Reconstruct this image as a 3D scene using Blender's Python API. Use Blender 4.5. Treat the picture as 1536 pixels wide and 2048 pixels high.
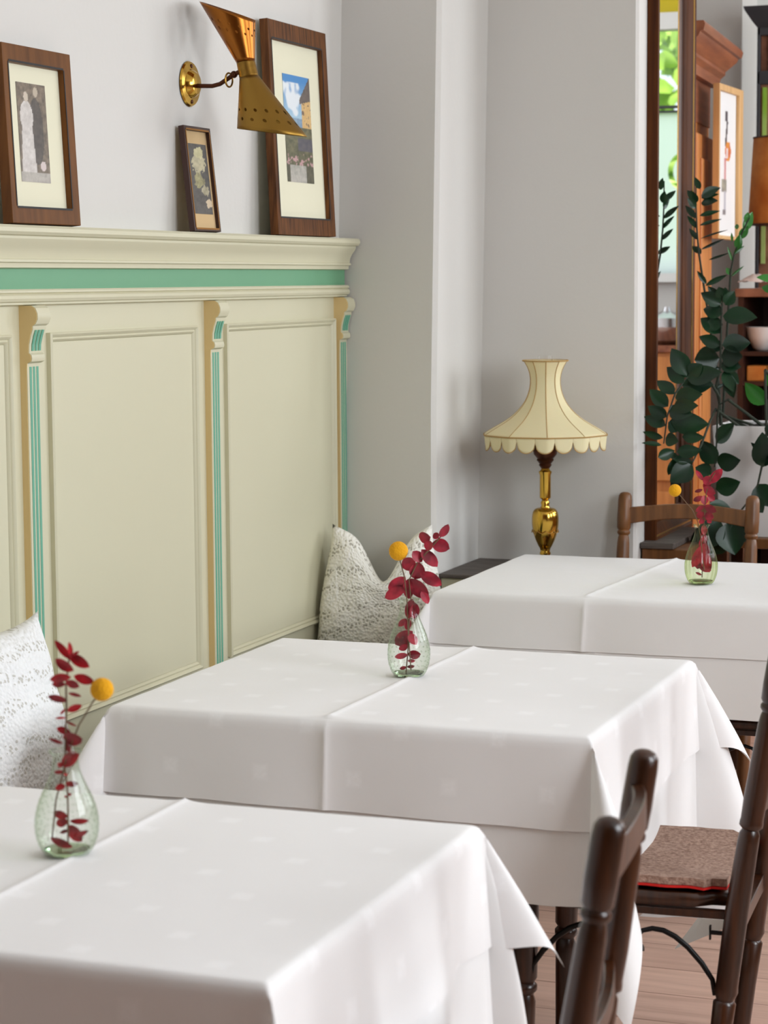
import bpy, bmesh, math, random
import numpy as np
from mathutils import Vector, Matrix

# ------------------------------------------------------------------ camera, world, light, exposure
for o in list(bpy.data.objects):
    bpy.data.objects.remove(o, do_unlink=True)
S = bpy.context.scene
C = S.collection
FPX, PITCH, ROLL, YAW = 4400.0, math.radians(6.03), math.radians(-0.40), math.radians(20.45)
CAM = Vector((2.25, 0.0, 1.5))
FW = Vector((-math.sin(YAW) * math.cos(PITCH), math.cos(YAW) * math.cos(PITCH), -math.sin(PITCH)))
_r = Vector((math.cos(YAW), math.sin(YAW), 0.0))
_u = _r.cross(FW)
RT = math.cos(ROLL) * _r + math.sin(ROLL) * _u
UP = -math.sin(ROLL) * _r + math.cos(ROLL) * _u
cd = bpy.data.cameras.new('camera')
cam = bpy.data.objects.new('camera', cd)
C.objects.link(cam)
cam.matrix_world = Matrix(((RT.x, UP.x, -FW.x, CAM.x), (RT.y, UP.y, -FW.y, CAM.y), (RT.z, UP.z, -FW.z, CAM.z), (0, 0, 0, 1)))
cd.sensor_fit = 'VERTICAL'
cd.sensor_height = 36.0
cd.lens = FPX / 2048 * 36.0
cd.clip_start = 0.05
cd.dof.use_dof = True
cd.dof.focus_distance = 4.7
cd.dof.aperture_fstop = 7.6
S.camera = cam

S.view_settings.view_transform = 'Standard'
S.view_settings.look = 'None'
S.view_settings.gamma = 1.0
S.view_settings.use_curve_mapping = False
S.view_settings.exposure = 0.0
S.cycles.use_denoising = True
S.cycles.max_bounces = 14
S.cycles.transmission_bounces = 12
S.cycles.transparent_max_bounces = 12
S.cycles.caustics_reflective = False
S.cycles.caustics_refractive = False

w = bpy.data.worlds.new('sky')
S.world = w
w.use_nodes = True
w.node_tree.nodes['Background'].inputs[0].default_value = (0.80, 0.90, 1.0, 1)
w.node_tree.nodes['Background'].inputs[1].default_value = 1.6

sd = bpy.data.lights.new('sun', 'SUN')
sd.energy = 5.0
sd.angle = math.radians(1.0)
sd.color = (1.0, 0.95, 0.82)
sun = bpy.data.objects.new('sun', sd)
C.objects.link(sun)
sun.rotation_euler = Vector((0.22, 0.55, -0.8)).to_track_quat('-Z', 'Y').to_euler()

# daylight coming through each window opening
def window_light(name, loc, direction, sx, sy, power, col):
    ld = bpy.data.lights.new(name, 'AREA')
    ld.shape = 'RECTANGLE'
    ld.size, ld.size_y = sx, sy
    ld.energy = power
    ld.color = col
    o = bpy.data.objects.new(name, ld)
    C.objects.link(o)
    o.location = loc
    o.rotation_euler = Vector(direction).to_track_quat('-Z', 'Z').to_euler()
    return o

DAY = (0.925, 0.975, 1.02)
WINY = ((2.55, 1.5), (4.75, 1.1), (6.7, 1.3), (8.7, 1.5))       # street windows' centre y and width; farthest one added to brighten the back room
WPOW = (122, 46, 74, 74)
XR, WZA, WZB = 3.9, 1.15, 3.1
for (wy, ww), wp in zip(WINY, WPOW):
    window_light('daylight', (XR + .22, wy, (WZA + WZB) / 2), (-1, 0, -0.2), ww, WZB - WZA, wp, DAY)

# ------------------------------------------------------------------ helpers
def at(X, Y, **k):
    """point of the place seen at photo pixel X, Y on the plane x=, y= or z="""
    d = FW + RT * ((X - 768) / FPX) - UP * ((Y - 1024) / FPX)
    ax = 'xyz'.index(list(k)[0])
    t = (list(k.values())[0] - CAM[ax]) / d[ax]
    return CAM + d * t

def lin(r, g, b):
    f = lambda c: ((c / 255 + 0.055) / 1.055) ** 2.4 if c > 10 else c / 255 / 12.92
    return (f(r), f(g), f(b), 1.0)

class MB:
    def __init__(self):
        self.v, self.f, self.uv, self.col = [], [], {}, []
    def add(self, verts, faces):
        n = len(self.v)
        self.v += [tuple(p) for p in verts]
        self.f += [tuple(i + n for i in f) for f in faces]
        return n
    def box(self, x0, x1, y0, y1, z0, z1, M=None):
        P = [Vector((x, y, z)) for z in (z0, z1) for x, y in ((x0, y0), (x1, y0), (x1, y1), (x0, y1))]
        if M is not None: P = [M @ p for p in P]
        self.add(P, [(3, 2, 1, 0), (4, 5, 6, 7), (0, 1, 5, 4), (1, 2, 6, 5), (2, 3, 7, 6), (3, 0, 4, 7)])
    def bar(self, a, b, wid, thk, up=(0, 0, 1)):
        a, b = Vector(a), Vector(b)
        d = (b - a).normalized(); s = d.cross(Vector(up)).normalized(); u = s.cross(d)
        P = [p + s * sx * wid / 2 + u * su * thk / 2 for p in (a, b) for sx, su in ((-1, -1), (1, -1), (1, 1), (-1, 1))]
        self.add(P, [(3, 2, 1, 0), (4, 5, 6, 7), (0, 1, 5, 4), (1, 2, 6, 5), (2, 3, 7, 6), (3, 0, 4, 7)])
    def prism(self, poly, axis, a, b):
        """polygon of 2D points extruded along an axis (0,1,2) from a to b"""
        def P(p, t):
            q = list(p); q.insert(axis, t); return q
        n = len(poly)
        self.add([P(p, a) for p in poly] + [P(p, b) for p in poly],
                 [tuple(range(n)), tuple(range(2 * n - 1, n - 1, -1))] + [(i, i + n, (i + 1) % n + n, (i + 1) % n) for i in range(n)])
    def lathe(self, prof, n=32, c=(0, 0, 0), rf=None, cap=True, M=None):
        """prof: (radius, z) from bottom to top"""
        V = []
        for r, z in prof:
            for k in range(n):
                t = 2 * math.pi * k / n
                rr = r * (rf(t, z) if rf else 1)
                p = Vector((rr * math.cos(t), rr * math.sin(t), z))
                V.append((M @ p if M is not None else p) + Vector(c))
        m = len(prof)
        F = [(i * n + k, i * n + (k + 1) % n, (i + 1) * n + (k + 1) % n, (i + 1) * n + k) for i in range(m - 1) for k in range(n)]
        if cap:
            F += [tuple(range(n - 1, -1, -1)), tuple((m - 1) * n + k for k in range(n))]
        self.add(V, F)
    def tube(self, pts, r, n=8, cap=True, close=False):
        pts = [Vector(p) for p in pts]
        rs = r if isinstance(r, (list, tuple)) else [r] * len(pts)
        V = []; s = None; L = len(pts)
        for i, p in enumerate(pts):
            if close: d = pts[(i + 1) % L] - pts[i - 1]
            else: d = pts[min(i + 1, L - 1)] - pts[max(i - 1, 0)]
            d = d.normalized() if d.length > 1e-9 else Vector((0, 0, 1))
            if s is None:
                s = d.orthogonal().normalized()
            s = (s - d * s.dot(d)).normalized()
            q = d.cross(s)
            V += [p + (s * math.cos(2 * math.pi * k / n) + q * math.sin(2 * math.pi * k / n)) * rs[i] for k in range(n)]
        F = [(i * n + k, i * n + (k + 1) % n, ((i + 1) % L) * n + (k + 1) % n, ((i + 1) % L) * n + k) for i in range(L if close else L - 1) for k in range(n)]
        if cap and not close: F += [tuple(range(n - 1, -1, -1)), tuple((L - 1) * n + k for k in range(n))]
        self.add(V, F)
    def sphere(self, c, r, n=16, sq=(1, 1, 1)):
        prof = [(max(1e-4, math.sin(math.pi * i / n)), -math.cos(math.pi * i / n)) for i in range(n + 1)]
        M = Matrix.Diagonal(Vector((r * sq[0], r * sq[1], r * sq[2])))
        self.lathe(prof, n + 4, c, M=M, cap=False)
    def grid(self, P, nu, nv, uv=None):
        n = self.add(P, [(i * nv + j, (i + 1) * nv + j, (i + 1) * nv + j + 1, i * nv + j + 1) for i in range(nu - 1) for j in range(nv - 1)])
        if uv:
            for i, t in enumerate(uv): self.uv[n + i] = t
    def leaf(self, base, tip, wid, nrm, bend=0.15, fold=0.25, n=8, rnd=False):
        base, tip = Vector(base), Vector(tip)
        d = tip - base; L = d.length
        if L < 1e-6: return
        d.normalize(); nrm = Vector(nrm); nrm = (nrm - d * nrm.dot(d))
        nrm = nrm.normalized() if nrm.length > 1e-6 else d.orthogonal().normalized()
        s = d.cross(nrm)
        V = []
        for i in range(n + 1):
            t = i / n
            h = (math.sin(math.pi * t) ** 0.6 if rnd else math.sin(math.pi * t ** 0.8) ** 0.85) * wid / 2
            h = max(h, 0.0004)
            c = base + d * (L * t) - nrm * (bend * L * (t * t - t))
            V += [c - s * h + nrm * fold * h, c - s * h * .5 + nrm * fold * h * .4, c, c + s * h * .5 + nrm * fold * h * .4, c + s * h + nrm * fold * h]
        self.add(V, [(i * 5 + k, i * 5 + k + 1, i * 5 + k + 6, i * 5 + k + 5) for i in range(n) for k in range(4)])
    def build(self, name, mat, parent=None, smooth=35, bevel=0, solid=0):
        me = bpy.data.meshes.new(name)
        me.from_pydata(self.v, [], self.f)
        me.validate()
        bm = bmesh.new(); bm.from_mesh(me)
        bmesh.ops.recalc_face_normals(bm, faces=bm.faces)
        bm.to_mesh(me); bm.free()
        if self.uv:
            l = me.uv_layers.new(name='UVMap')
            for lp in me.loops:
                l.data[lp.index].uv = self.uv.get(lp.vertex_index, (0, 0))
        if self.col:
            a = me.color_attributes.new('pigment', 'FLOAT_COLOR', 'POINT')
            for i, c in enumerate(self.col): a.data[i].color = c
        if smooth:
            me.shade_smooth()
            if smooth < 180: me.set_sharp_from_angle(angle=math.radians(smooth))
        me.materials.append(mat)
        o = bpy.data.objects.new(name, me)
        C.objects.link(o)
        if parent is not None: o.parent = parent
        if bevel:
            b = o.modifiers.new('bevel', 'BEVEL'); b.width = bevel; b.segments = 2; b.limit_method = 'ANGLE'; b.angle_limit = math.radians(40)
        if solid:
            b = o.modifiers.new('solid', 'SOLIDIFY'); b.thickness = solid; b.offset = 0
        return o

def tag(o, label, cat, group=None):
    o['label'] = label; o['category'] = cat
    if group: o['group'] = group
    return o
def thing(name, label, cat, loc=(0, 0, 0), rz=0, group=None):
    o = bpy.data.objects.new(name, None); C.objects.link(o)
    o.empty_display_size = 0.1
    o.location = loc; o.rotation_euler = (0, 0, rz)
    return tag(o, label, cat, group)
def struct(o):
    o['kind'] = 'structure'; return o
def local(mb, t):
    """move a mesh written in world points into the frame of its thing"""
    M = (Matrix.Translation(t.location) @ Matrix.Rotation(t.rotation_euler.z, 4, 'Z')).inverted()
    mb.v = [tuple(M @ Vector(p)) for p in mb.v]
    return mb
def copy_tree(o, parent=None):
    c = o.copy(); C.objects.link(c)
    if parent is not None:
        c.parent = parent
    for ch in [q for q in bpy.data.objects if q.parent == o]:
        copy_tree(ch, c)
    return c

# ------------------------------------------------------------------ materials
def mat(name, col, rough=0.5, metal=0.0, **k):
    m = bpy.data.materials.new(name); m.use_nodes = True
    b = m.node_tree.nodes['Principled BSDF']
    b.inputs['Base Color'].default_value = col
    b.inputs['Roughness'].default_value = rough
    b.inputs['Metallic'].default_value = metal
    for n, v in k.items(): b.inputs[n.replace('_', ' ')].default_value = v
    return m
def nd(m, t, **k):
    n = m.node_tree.nodes.new(t)
    for a, v in k.items(): setattr(n, a, v)
    return n
def lk(m, a, b): m.node_tree.links.new(a, b)
def bs(m): return m.node_tree.nodes['Principled BSDF']
def noise_mix(m, c1, c2, scale, detail=4, stretch=(1, 1, 1), lo=0.35, hi=0.65, coord='Object'):
    tc = nd(m, 'ShaderNodeTexCoord'); mp = nd(m, 'ShaderNodeMapping'); mp.inputs['Scale'].default_value = stretch
    nz = nd(m, 'ShaderNodeTexNoise'); nz.inputs['Scale'].default_value = scale; nz.inputs['Detail'].default_value = detail
    cr = nd(m, 'ShaderNodeValToRGB')
    cr.color_ramp.elements[0].position = lo; cr.color_ramp.elements[0].color = c1
    cr.color_ramp.elements[1].position = hi; cr.color_ramp.elements[1].color = c2
    lk(m, tc.outputs[coord], mp.inputs[0]); lk(m, mp.outputs[0], nz.inputs['Vector']); lk(m, nz.outputs['Fac'], cr.inputs[0])
    lk(m, cr.outputs[0], bs(m).inputs['Base Color'])
    return mp, nz, cr
def bump(m, scale, strength, dist=0.002, detail=3, stretch=(1, 1, 1), coord='Object'):
    tc = nd(m, 'ShaderNodeTexCoord'); mp = nd(m, 'ShaderNodeMapping'); mp.inputs['Scale'].default_value = stretch
    nz = nd(m, 'ShaderNodeTexNoise'); nz.inputs['Scale'].default_value = scale; nz.inputs['Detail'].default_value = detail
    bp = nd(m, 'ShaderNodeBump'); bp.inputs['Strength'].default_value = strength; bp.inputs['Distance'].default_value = dist
    lk(m, tc.outputs[coord], mp.inputs[0]); lk(m, mp.outputs[0], nz.inputs['Vector']); lk(m, nz.outputs['Fac'], bp.inputs['Height'])
    lk(m, bp.outputs[0], bs(m).inputs['Normal'])
    return bp
def wood(name, c1, c2, rough=0.35, axis=2, scale=9, coat=0.0):
    m = mat(name, c1, rough)
    st = [7, 7, 7]; st[axis] = 0.6
    noise_mix(m, c1, c2, scale, 6, tuple(st), 0.3, 0.7)
    bs(m).inputs['Coat Weight'].default_value = coat
    bs(m).inputs['Coat Roughness'].default_value = 0.15
    return m

M_wall = mat('white_plaster', lin(213, 210, 205), 0.9); bump(M_wall, 60, 0.12, 0.004)
M_tan = mat('tan_wall_paint', lin(150, 112, 76), 0.9)
M_ceil = mat('ceiling_paint', lin(235, 233, 230), 0.9)
M_cream = mat('cream_paint', lin(208, 203, 175), 0.42); bump(M_cream, 25, 0.05, 0.003)
M_ochre = mat('ochre_paint', lin(222, 194, 138), 0.5)
M_green = mat('green_paint', lin(108, 162, 125), 0.5)
M_flute = mat('teal_flute_paint', lin(104, 168, 142), 0.5)
M_dark_green = mat('dark_green_fabric', lin(22, 44, 44), 0.9)
M_black = mat('dark_stain_and_shade', lin(26, 22, 22), 0.6)  # also painted as the shaded inner edge of two picture frames
M_chair = wood('dark_turned_wood', lin(26, 12, 6), lin(70, 36, 14), 0.3, 2, 8, 0.12)
M_chair_light = wood('paler_turned_wood', lin(92, 56, 26), lin(130, 84, 44), 0.4, 2, 8, 0.05)
M_table = wood('table_wood', lin(52, 30, 18), lin(84, 50, 30), 0.5, 2, 7)
M_frame_old = wood('weathered_frame_wood', lin(66, 38, 18), lin(116, 72, 36), 0.6, 2, 14)
M_frame_brown = wood('brown_frame_wood', lin(86, 50, 16), lin(116, 72, 30), 0.45, 2, 6)
for _m in (M_frame_old, M_frame_brown): bs(_m).inputs['Specular IOR Level'].default_value = 0.2
M_gilt = mat('dull_gilt', lin(150, 100, 28), 0.4, 0.6)
M_frame_dark = mat('dark_frame_wood', lin(58, 30, 20), 0.45)
M_mat = mat('ivory_mat_board', lin(226, 222, 196), 0.85)
M_mat_tan = mat('tan_mat_board', lin(206, 176, 130), 0.85)
M_pine = wood('orange_pine', lin(176, 104, 48), lin(222, 146, 78), 0.45, 2, 5)
M_mahog = wood('red_brown_wood', lin(122, 66, 42), lin(160, 96, 62), 0.45, 1, 6)
M_mirror_wood = wood('mirror_frame_wood', lin(54, 24, 8), lin(96, 52, 18), 0.5, 2, 5, 0.0); bs(M_mirror_wood).inputs['Specular IOR Level'].default_value = 0.15
M_gold = mat('gold_bead', lin(176, 136, 70), 0.35, 0.8)
M_mirror = mat('mirror_silver', (0.93, 0.94, 0.93, 1), 0.0, 1.0)
M_brass = mat('polished_brass', lin(208, 166, 72), 0.14, 1.0)
M_brass_dull = mat('aged_brass', lin(168, 122, 48), 0.36, 1.0); noise_mix(M_brass_dull, lin(128, 96, 42), lin(160, 124, 60), 30, 4)
M_brass_red = mat('copper_toned_brass', lin(186, 108, 36), 0.25, 1.0)
M_bronze = mat('dark_bronze', lin(84, 50, 34), 0.4, 0.9)
M_iron = mat('black_iron', lin(22, 20, 20), 0.45, 0.6)
M_shade = mat('cream_lampshade_fabric', lin(232, 216, 172), 0.8)
bs(M_shade).inputs['Subsurface Weight'].default_value = 0.1
M_trim = mat('brown_braid_trim', lin(176, 140, 84), 0.8)
M_clear = mat('clear_glass', (1, 1, 1, 1), 0.02, 0, Transmission_Weight=1.0, IOR=1.45)
def thin_glass(name, tint, edge):
    """blown glass wall: clear face on, deeper in colour where the wall is seen edgeways, with a sharp sheen"""
    m = bpy.data.materials.new(name); m.use_nodes = True
    m.node_tree.nodes.clear()
    out = nd(m, 'ShaderNodeOutputMaterial'); tr = nd(m, 'ShaderNodeBsdfTransparent'); gl = nd(m, 'ShaderNodeBsdfGlossy'); gl.inputs['Roughness'].default_value = .03
    fr = nd(m, 'ShaderNodeFresnel'); ge = nd(m, 'ShaderNodeNewGeometry'); mr = nd(m, 'ShaderNodeMapRange'); mr.inputs[3].default_value = 1.4; mr.inputs[4].default_value = 1 / 1.4; lk(m, ge.outputs['Backfacing'], mr.inputs[0]); lk(m, mr.outputs[0], fr.inputs[0])
    lw = nd(m, 'ShaderNodeLayerWeight'); lw.inputs[0].default_value = .35
    mc = nd(m, 'ShaderNodeMixRGB'); mc.inputs[1].default_value = tint; mc.inputs[2].default_value = edge
    mx = nd(m, 'ShaderNodeMixShader')
    lk(m, lw.outputs['Facing'], mc.inputs[0]); lk(m, mc.outputs[0], tr.inputs[0]); lk(m, fr.outputs[0], mx.inputs[0])
    lk(m, tr.outputs[0], mx.inputs[1]); lk(m, gl.outputs[0], mx.inputs[2]); lk(m, mx.outputs[0], out.inputs[0])
    return m
M_vase = thin_glass('pale_green_glass', (.975, .99, .965, 1), (.66, .76, .62, 1))
M_vase_base = mat('thick_green_glass_base', (0.72, 0.90, 0.66, 1), 0.0, 0, Transmission_Weight=1.0, IOR=1.45)
M_vase_rib = thin_glass('green_ribbed_glass', (.95, .985, .84, 1), (.60, .72, .30, 1))
M_euc = mat('burgundy_leaf', lin(152, 22, 46), 0.45); noise_mix(M_euc, lin(112, 12, 32), lin(182, 34, 58), 40, 2)
M_euc_red = mat('scarlet_leaf', lin(190, 20, 34), 0.45); noise_mix(M_euc_red, lin(132, 12, 26), lin(206, 26, 40), 45, 2)
M_twig = mat('brown_twig', lin(110, 84, 60), 0.7)
M_yellow = mat('yellow_flower', lin(236, 168, 8), 0.9); bump(M_yellow, 260, 0.9, 0.003)
M_zz = mat('glossy_dark_leaf', lin(16, 44, 28), 0.3, Specular_IOR_Level=0.35); noise_mix(M_zz, lin(10, 32, 20), lin(22, 58, 32), 9, 2)
M_zz_new = mat('fresh_green_leaf', lin(44, 118, 36), 0.3)
M_zz_stem = mat('olive_stem', lin(38, 46, 32), 0.8)
M_soil = mat('black_soil', lin(20, 17, 15), 1.0)
M_white_pot = mat('white_planter_glaze', lin(232, 230, 228), 0.4)
M_felt = mat('brown_felt', lin(150, 118, 102), 1.0); noise_mix(M_felt, lin(122, 92, 78), lin(176, 146, 128), 130, 5, lo=.3, hi=.7); bump(M_felt, 220, 0.8, 0.003)
M_red = mat('red_felt', lin(198, 26, 18), 0.95)
M_slate = mat('dark_slate_wood', lin(84, 76, 70), 0.6); noise_mix(M_slate, lin(70, 62, 56), lin(100, 92, 86), 12, 5, (1, 8, 8))
M_orange = mat('amber_lampshade', lin(226, 140, 56), 0.7); noise_mix(M_orange, lin(204, 116, 42), lin(238, 160, 76), 9, 4)
M_hall = mat('dark_grey_paint', lin(58, 58, 62), 0.5)
M_brown_panel = mat('brown_panel', lin(146, 98, 72), 0.7); noise_mix(M_brown_panel, lin(120, 78, 56), lin(168, 116, 88), 14, 4)
M_pink = mat('pale_pink_linen', lin(240, 222, 214), 0.9)
M_white = mat('white_paint', lin(236, 236, 232), 0.5)
M_greyc = mat('grey_upholstery', lin(74, 68, 72), 0.8)
M_rust = mat('red_runner_cloth', lin(150, 70, 60), 0.9)
M_bark = mat('bark', lin(70, 56, 42), 0.9)
M_foliage = mat('garden_leaves', lin(110, 170, 50), 0.6); noise_mix(M_foliage, lin(48, 104, 30), lin(176, 214, 84), 2.2, 4)
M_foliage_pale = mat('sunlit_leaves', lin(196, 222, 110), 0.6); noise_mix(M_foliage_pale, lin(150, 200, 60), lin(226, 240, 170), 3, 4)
M_grass = mat('lawn', lin(120, 150, 70), 0.9)
M_yellow_glass = mat('amber_stained_glass', lin(240, 190, 20), 0.3, 0, Transmission_Weight=0.9)
M_light_wood = wood('light_frame_wood', lin(200, 154, 98), lin(224, 180, 124), 0.5, 2, 6)
M_paper = mat('white_paper', lin(238, 236, 234), 0.8)

M_frost = bpy.data.materials.new('frosted_film'); M_frost.use_nodes = True
_n = M_frost.node_tree; _n.nodes.clear()
_o = _n.nodes.new('ShaderNodeOutputMaterial'); _t = _n.nodes.new('ShaderNodeBsdfTranslucent'); _t.inputs[0].default_value = (0.93, 0.97, 0.93, 1)
_n.links.new(_t.outputs[0], _o.inputs[0])

# painted pictures: pigment stored per point of the print
M_print = mat('printed_picture', (1, 1, 1, 1), 0.35)
_a = nd(M_print, 'ShaderNodeAttribute'); _a.attribute_name = 'pigment'
lk(M_print, _a.outputs['Color'], bs(M_print).inputs['Base Color'])

# crochet cotton
def crochet(name, c, hole=.55):
    m = mat(name, c, 0.95)
    tc = nd(m, 'ShaderNodeTexCoord')
    vo = nd(m, 'ShaderNodeTexVoronoi'); vo.inputs['Scale'].default_value = 120
    wv = nd(m, 'ShaderNodeTexWave'); wv.wave_type = 'RINGS'; wv.inputs['Scale'].default_value = 5; wv.inputs['Distortion'].default_value = 9; wv.inputs['Detail'].default_value = 1
    ad = nd(m, 'ShaderNodeMath', operation='MULTIPLY')
    gt = nd(m, 'ShaderNodeMath', operation='LESS_THAN'); gt.inputs[1].default_value = 0.40
    g2 = nd(m, 'ShaderNodeMath', operation='GREATER_THAN'); g2.inputs[1].default_value = 0.6
    lk(m, tc.outputs['UV'], wv.inputs['Vector']); lk(m, tc.outputs['UV'], vo.inputs['Vector'])
    lk(m, vo.outputs['Distance'], gt.inputs[0]); lk(m, wv.outputs['Fac'], g2.inputs[0])
    lk(m, gt.outputs[0], ad.inputs[0]); lk(m, g2.outputs[0], ad.inputs[1])
    mx = nd(m, 'ShaderNodeMixRGB'); mx.inputs[1].default_value = c; mx.inputs[2].default_value = (c[0] * hole, c[1] * hole * .97, c[2] * hole * .9, 1)
    lk(m, ad.outputs[0], mx.inputs[0]); lk(m, mx.outputs[0], bs(m).inputs['Base Color'])
    bp = nd(m, 'ShaderNodeBump'); bp.inputs['Strength'].default_value = 0.9; bp.inputs['Distance'].default_value = 0.004
    lk(m, vo.outputs['Distance'], bp.inputs['Height']); lk(m, bp.outputs[0], bs(m).inputs['Normal'])
    return m
M_crochet = crochet('cream_crochet_cotton', lin(246, 243, 234))
M_crochet_w = crochet('white_crochet_cotton', lin(242, 242, 242), .7)

# damask linen: woven sprigs a touch brighter than the ground, borders, fine weave
def damask(name, c, c2):
    m = mat(name, c, 0.72)
    bs(m).inputs['Sheen Weight'].default_value = 0.15
    uv = nd(m, 'ShaderNodeUVMap')
    mp = nd(m, 'ShaderNodeMapping'); mp.inputs['Rotation'].default_value = (0, 0, math.radians(45)); mp.inputs['Scale'].default_value = (8.2, 8.2, 1); mp.inputs['Location'].default_value = (.2, .3, 0)
    vo = nd(m, 'ShaderNodeTexVoronoi', voronoi_dimensions='2D', distance='MANHATTAN'); vo.inputs['Scale'].default_value = 1; vo.inputs['Randomness'].default_value = 0
    lt = nd(m, 'ShaderNodeMapRange'); lt.inputs[1].default_value = 0.20; lt.inputs[2].default_value = 0.10
    nz = nd(m, 'ShaderNodeTexNoise'); nz.inputs['Scale'].default_value = 150
    mu = nd(m, 'ShaderNodeMath', operation='MULTIPLY')
    lk(m, uv.outputs[0], mp.inputs[0]); lk(m, mp.outputs[0], vo.inputs['Vector']); lk(m, vo.outputs['Distance'], lt.inputs[0])
    lk(m, uv.outputs[0], nz.inputs['Vector']); lk(m, lt.outputs[0], mu.inputs[0]); lk(m, nz.outputs['Fac'], mu.inputs[1])
    mx = nd(m, 'ShaderNodeMixRGB'); mx.inputs[1].default_value = c; mx.inputs[2].default_value = c2
    lk(m, mu.outputs[0], mx.inputs[0]); lk(m, mx.outputs[0], bs(m).inputs['Base Color'])
    nb = nd(m, 'ShaderNodeTexNoise'); nb.inputs['Scale'].default_value = 9; nb.inputs['Detail'].default_value = 5
    bp = nd(m, 'ShaderNodeBump'); bp.inputs['Strength'].default_value = 0.25; bp.inputs['Distance'].default_value = 0.006
    lk(m, uv.outputs[0], nb.inputs['Vector']); lk(m, nb.outputs['Fac'], bp.inputs['Height']); lk(m, bp.outputs[0], bs(m).inputs['Normal'])
    return m
M_linen = damask('white_damask_linen', lin(240, 238, 237), lin(250, 249, 249))
M_linen2 = damask('white_under_linen', lin(240, 239, 238), lin(242, 241, 240))

# floor boards
M_floor = mat('old_floor_boards', lin(160, 122, 104), 0.5)
_tc = nd(M_floor, 'ShaderNodeTexCoord'); _mp = nd(M_floor, 'ShaderNodeMapping')
_br = nd(M_floor, 'ShaderNodeTexBrick'); _br.offset = 0.37
for i, v in (('Scale', 1.0), ('Brick Width', 2.6), ('Row Height', 0.17), ('Mortar Size', 0.003), ('Bias', 0.0)): _br.inputs[i].default_value = v
_br.inputs['Color1'].default_value = lin(214, 178, 160); _br.inputs['Color2'].default_value = lin(198, 162, 146); _br.inputs['Mortar'].default_value = lin(168, 134, 118)
_nz = nd(M_floor, 'ShaderNodeTexNoise'); _nz.inputs['Scale'].default_value = 5; _nz.inputs['Detail'].default_value = 7
_m2 = nd(M_floor, 'ShaderNodeMapping'); _m2.inputs['Scale'].default_value = (0.7, 9, 1)
_mx = nd(M_floor, 'ShaderNodeMixRGB', blend_type='MULTIPLY'); _mx.inputs[0].default_value = 0.7
_cr = nd(M_floor, 'ShaderNodeValToRGB'); _cr.color_ramp.elements[0].position = .3; _cr.color_ramp.elements[0].color = (.72, .68, .66, 1); _cr.color_ramp.elements[1].position = .62
lk(M_floor, _tc.outputs['Object'], _mp.inputs[0]); lk(M_floor, _mp.outputs[0], _br.inputs['Vector'])
lk(M_floor, _tc.outputs['Object'], _m2.inputs[0]); lk(M_floor, _m2.outputs[0], _nz.inputs['Vector']); lk(M_floor, _nz.outputs['Fac'], _cr.inputs[0])
lk(M_floor, _br.outputs['Color'], _mx.inputs[1]); lk(M_floor, _cr.outputs[0], _mx.inputs[2]); lk(M_floor, _mx.outputs[0], bs(M_floor).inputs['Base Color'])

# ------------------------------------------------------------------ the room
H = 3.3
def sbox(name, x0, x1, y0, y1, z0, z1, m):
    b = MB(); b.box(x0, x1, y0, y1, z0, z1); return struct(b.build(name, m, smooth=0))
sbox('floor', -0.8, XR + .4, -2.3, 10.2, -0.1, 0.0, M_floor)
sbox('ceiling', -0.8, XR + .4, -2.3, 10.2, H, H + 0.1, M_ceil)
sbox('wall_left', -0.2, 0.0, -2.3, 8.6, 0, H, M_wall)
# stepped pier in the corner: old plaster, its edges a little out of plumb
zs = (0, 0.7, 1.16, 2.3, H)
oy = (5.62, 5.62, 5.625, 5.69, 5.74); iy = (6.0, 6.0, 6.04, 6.115, 6.16)
b = MB(); V = []
for z, a, c in zip(zs, oy, iy):
    V += [(-0.1, a + 0.055, z), (0.29, a, z), (0.302, a + 0.012, z), (0.30, c, z), (0.302, c + 0.3, z), (-0.1, c + 0.3, z)]
F = []
for i in range(len(zs) - 1):
    for k in range(6):
        F.append((i * 6 + k, i * 6 + (k + 1) % 6, (i + 1) * 6 + (k + 1) % 6, (i + 1) * 6 + k))
F += [tuple(range(5, -1, -1)), tuple(24 + k for k in range(6))]
b.add(V, F); struct(b.build('wall_back_left', M_wall, smooth=40))
b = MB(); V = []
for z, c in zip(zs, iy):
    V += [(0.28, c, z), (0.752, 6.03, z), (0.76, 6.038, z), (0.76, 6.72, z), (0.28, 6.72, z)]
F = []
for i in range(len(zs) - 1):
    for k in range(5):
        F.append((i * 5 + k, i * 5 + (k + 1) % 5, (i + 1) * 5 + (k + 1) % 5, (i + 1) * 5 + k))
F += [tuple(range(4, -1, -1)), tuple(20 + k for k in range(5))]
b.add(V, F); struct(b.build('wall_back', M_wall, smooth=40))
sbox('wall_far_pier', -0.6, 0.545, 8.55, 8.85, 0, H, M_wall)
sbox('trim_1', -0.6, 0.53, 8.53, 8.55, 0, 0.12, M_white)
# far wall with its window opening
WX0, WX1, WZ0, WZ1 = 1.0, 2.3, 1.52, 3.05
b = MB()
b.box(-0.6, WX0, 10.0, 10.2, 0, H); b.box(WX1, XR + .3, 10.0, 10.2, 0, H); b.box(WX0, WX1, 10.0, 10.2, 0, WZ0); b.box(WX0, WX1, 10.0, 10.2, WZ1, H)
struct(b.build('wall_far', M_wall, smooth=0))
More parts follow.
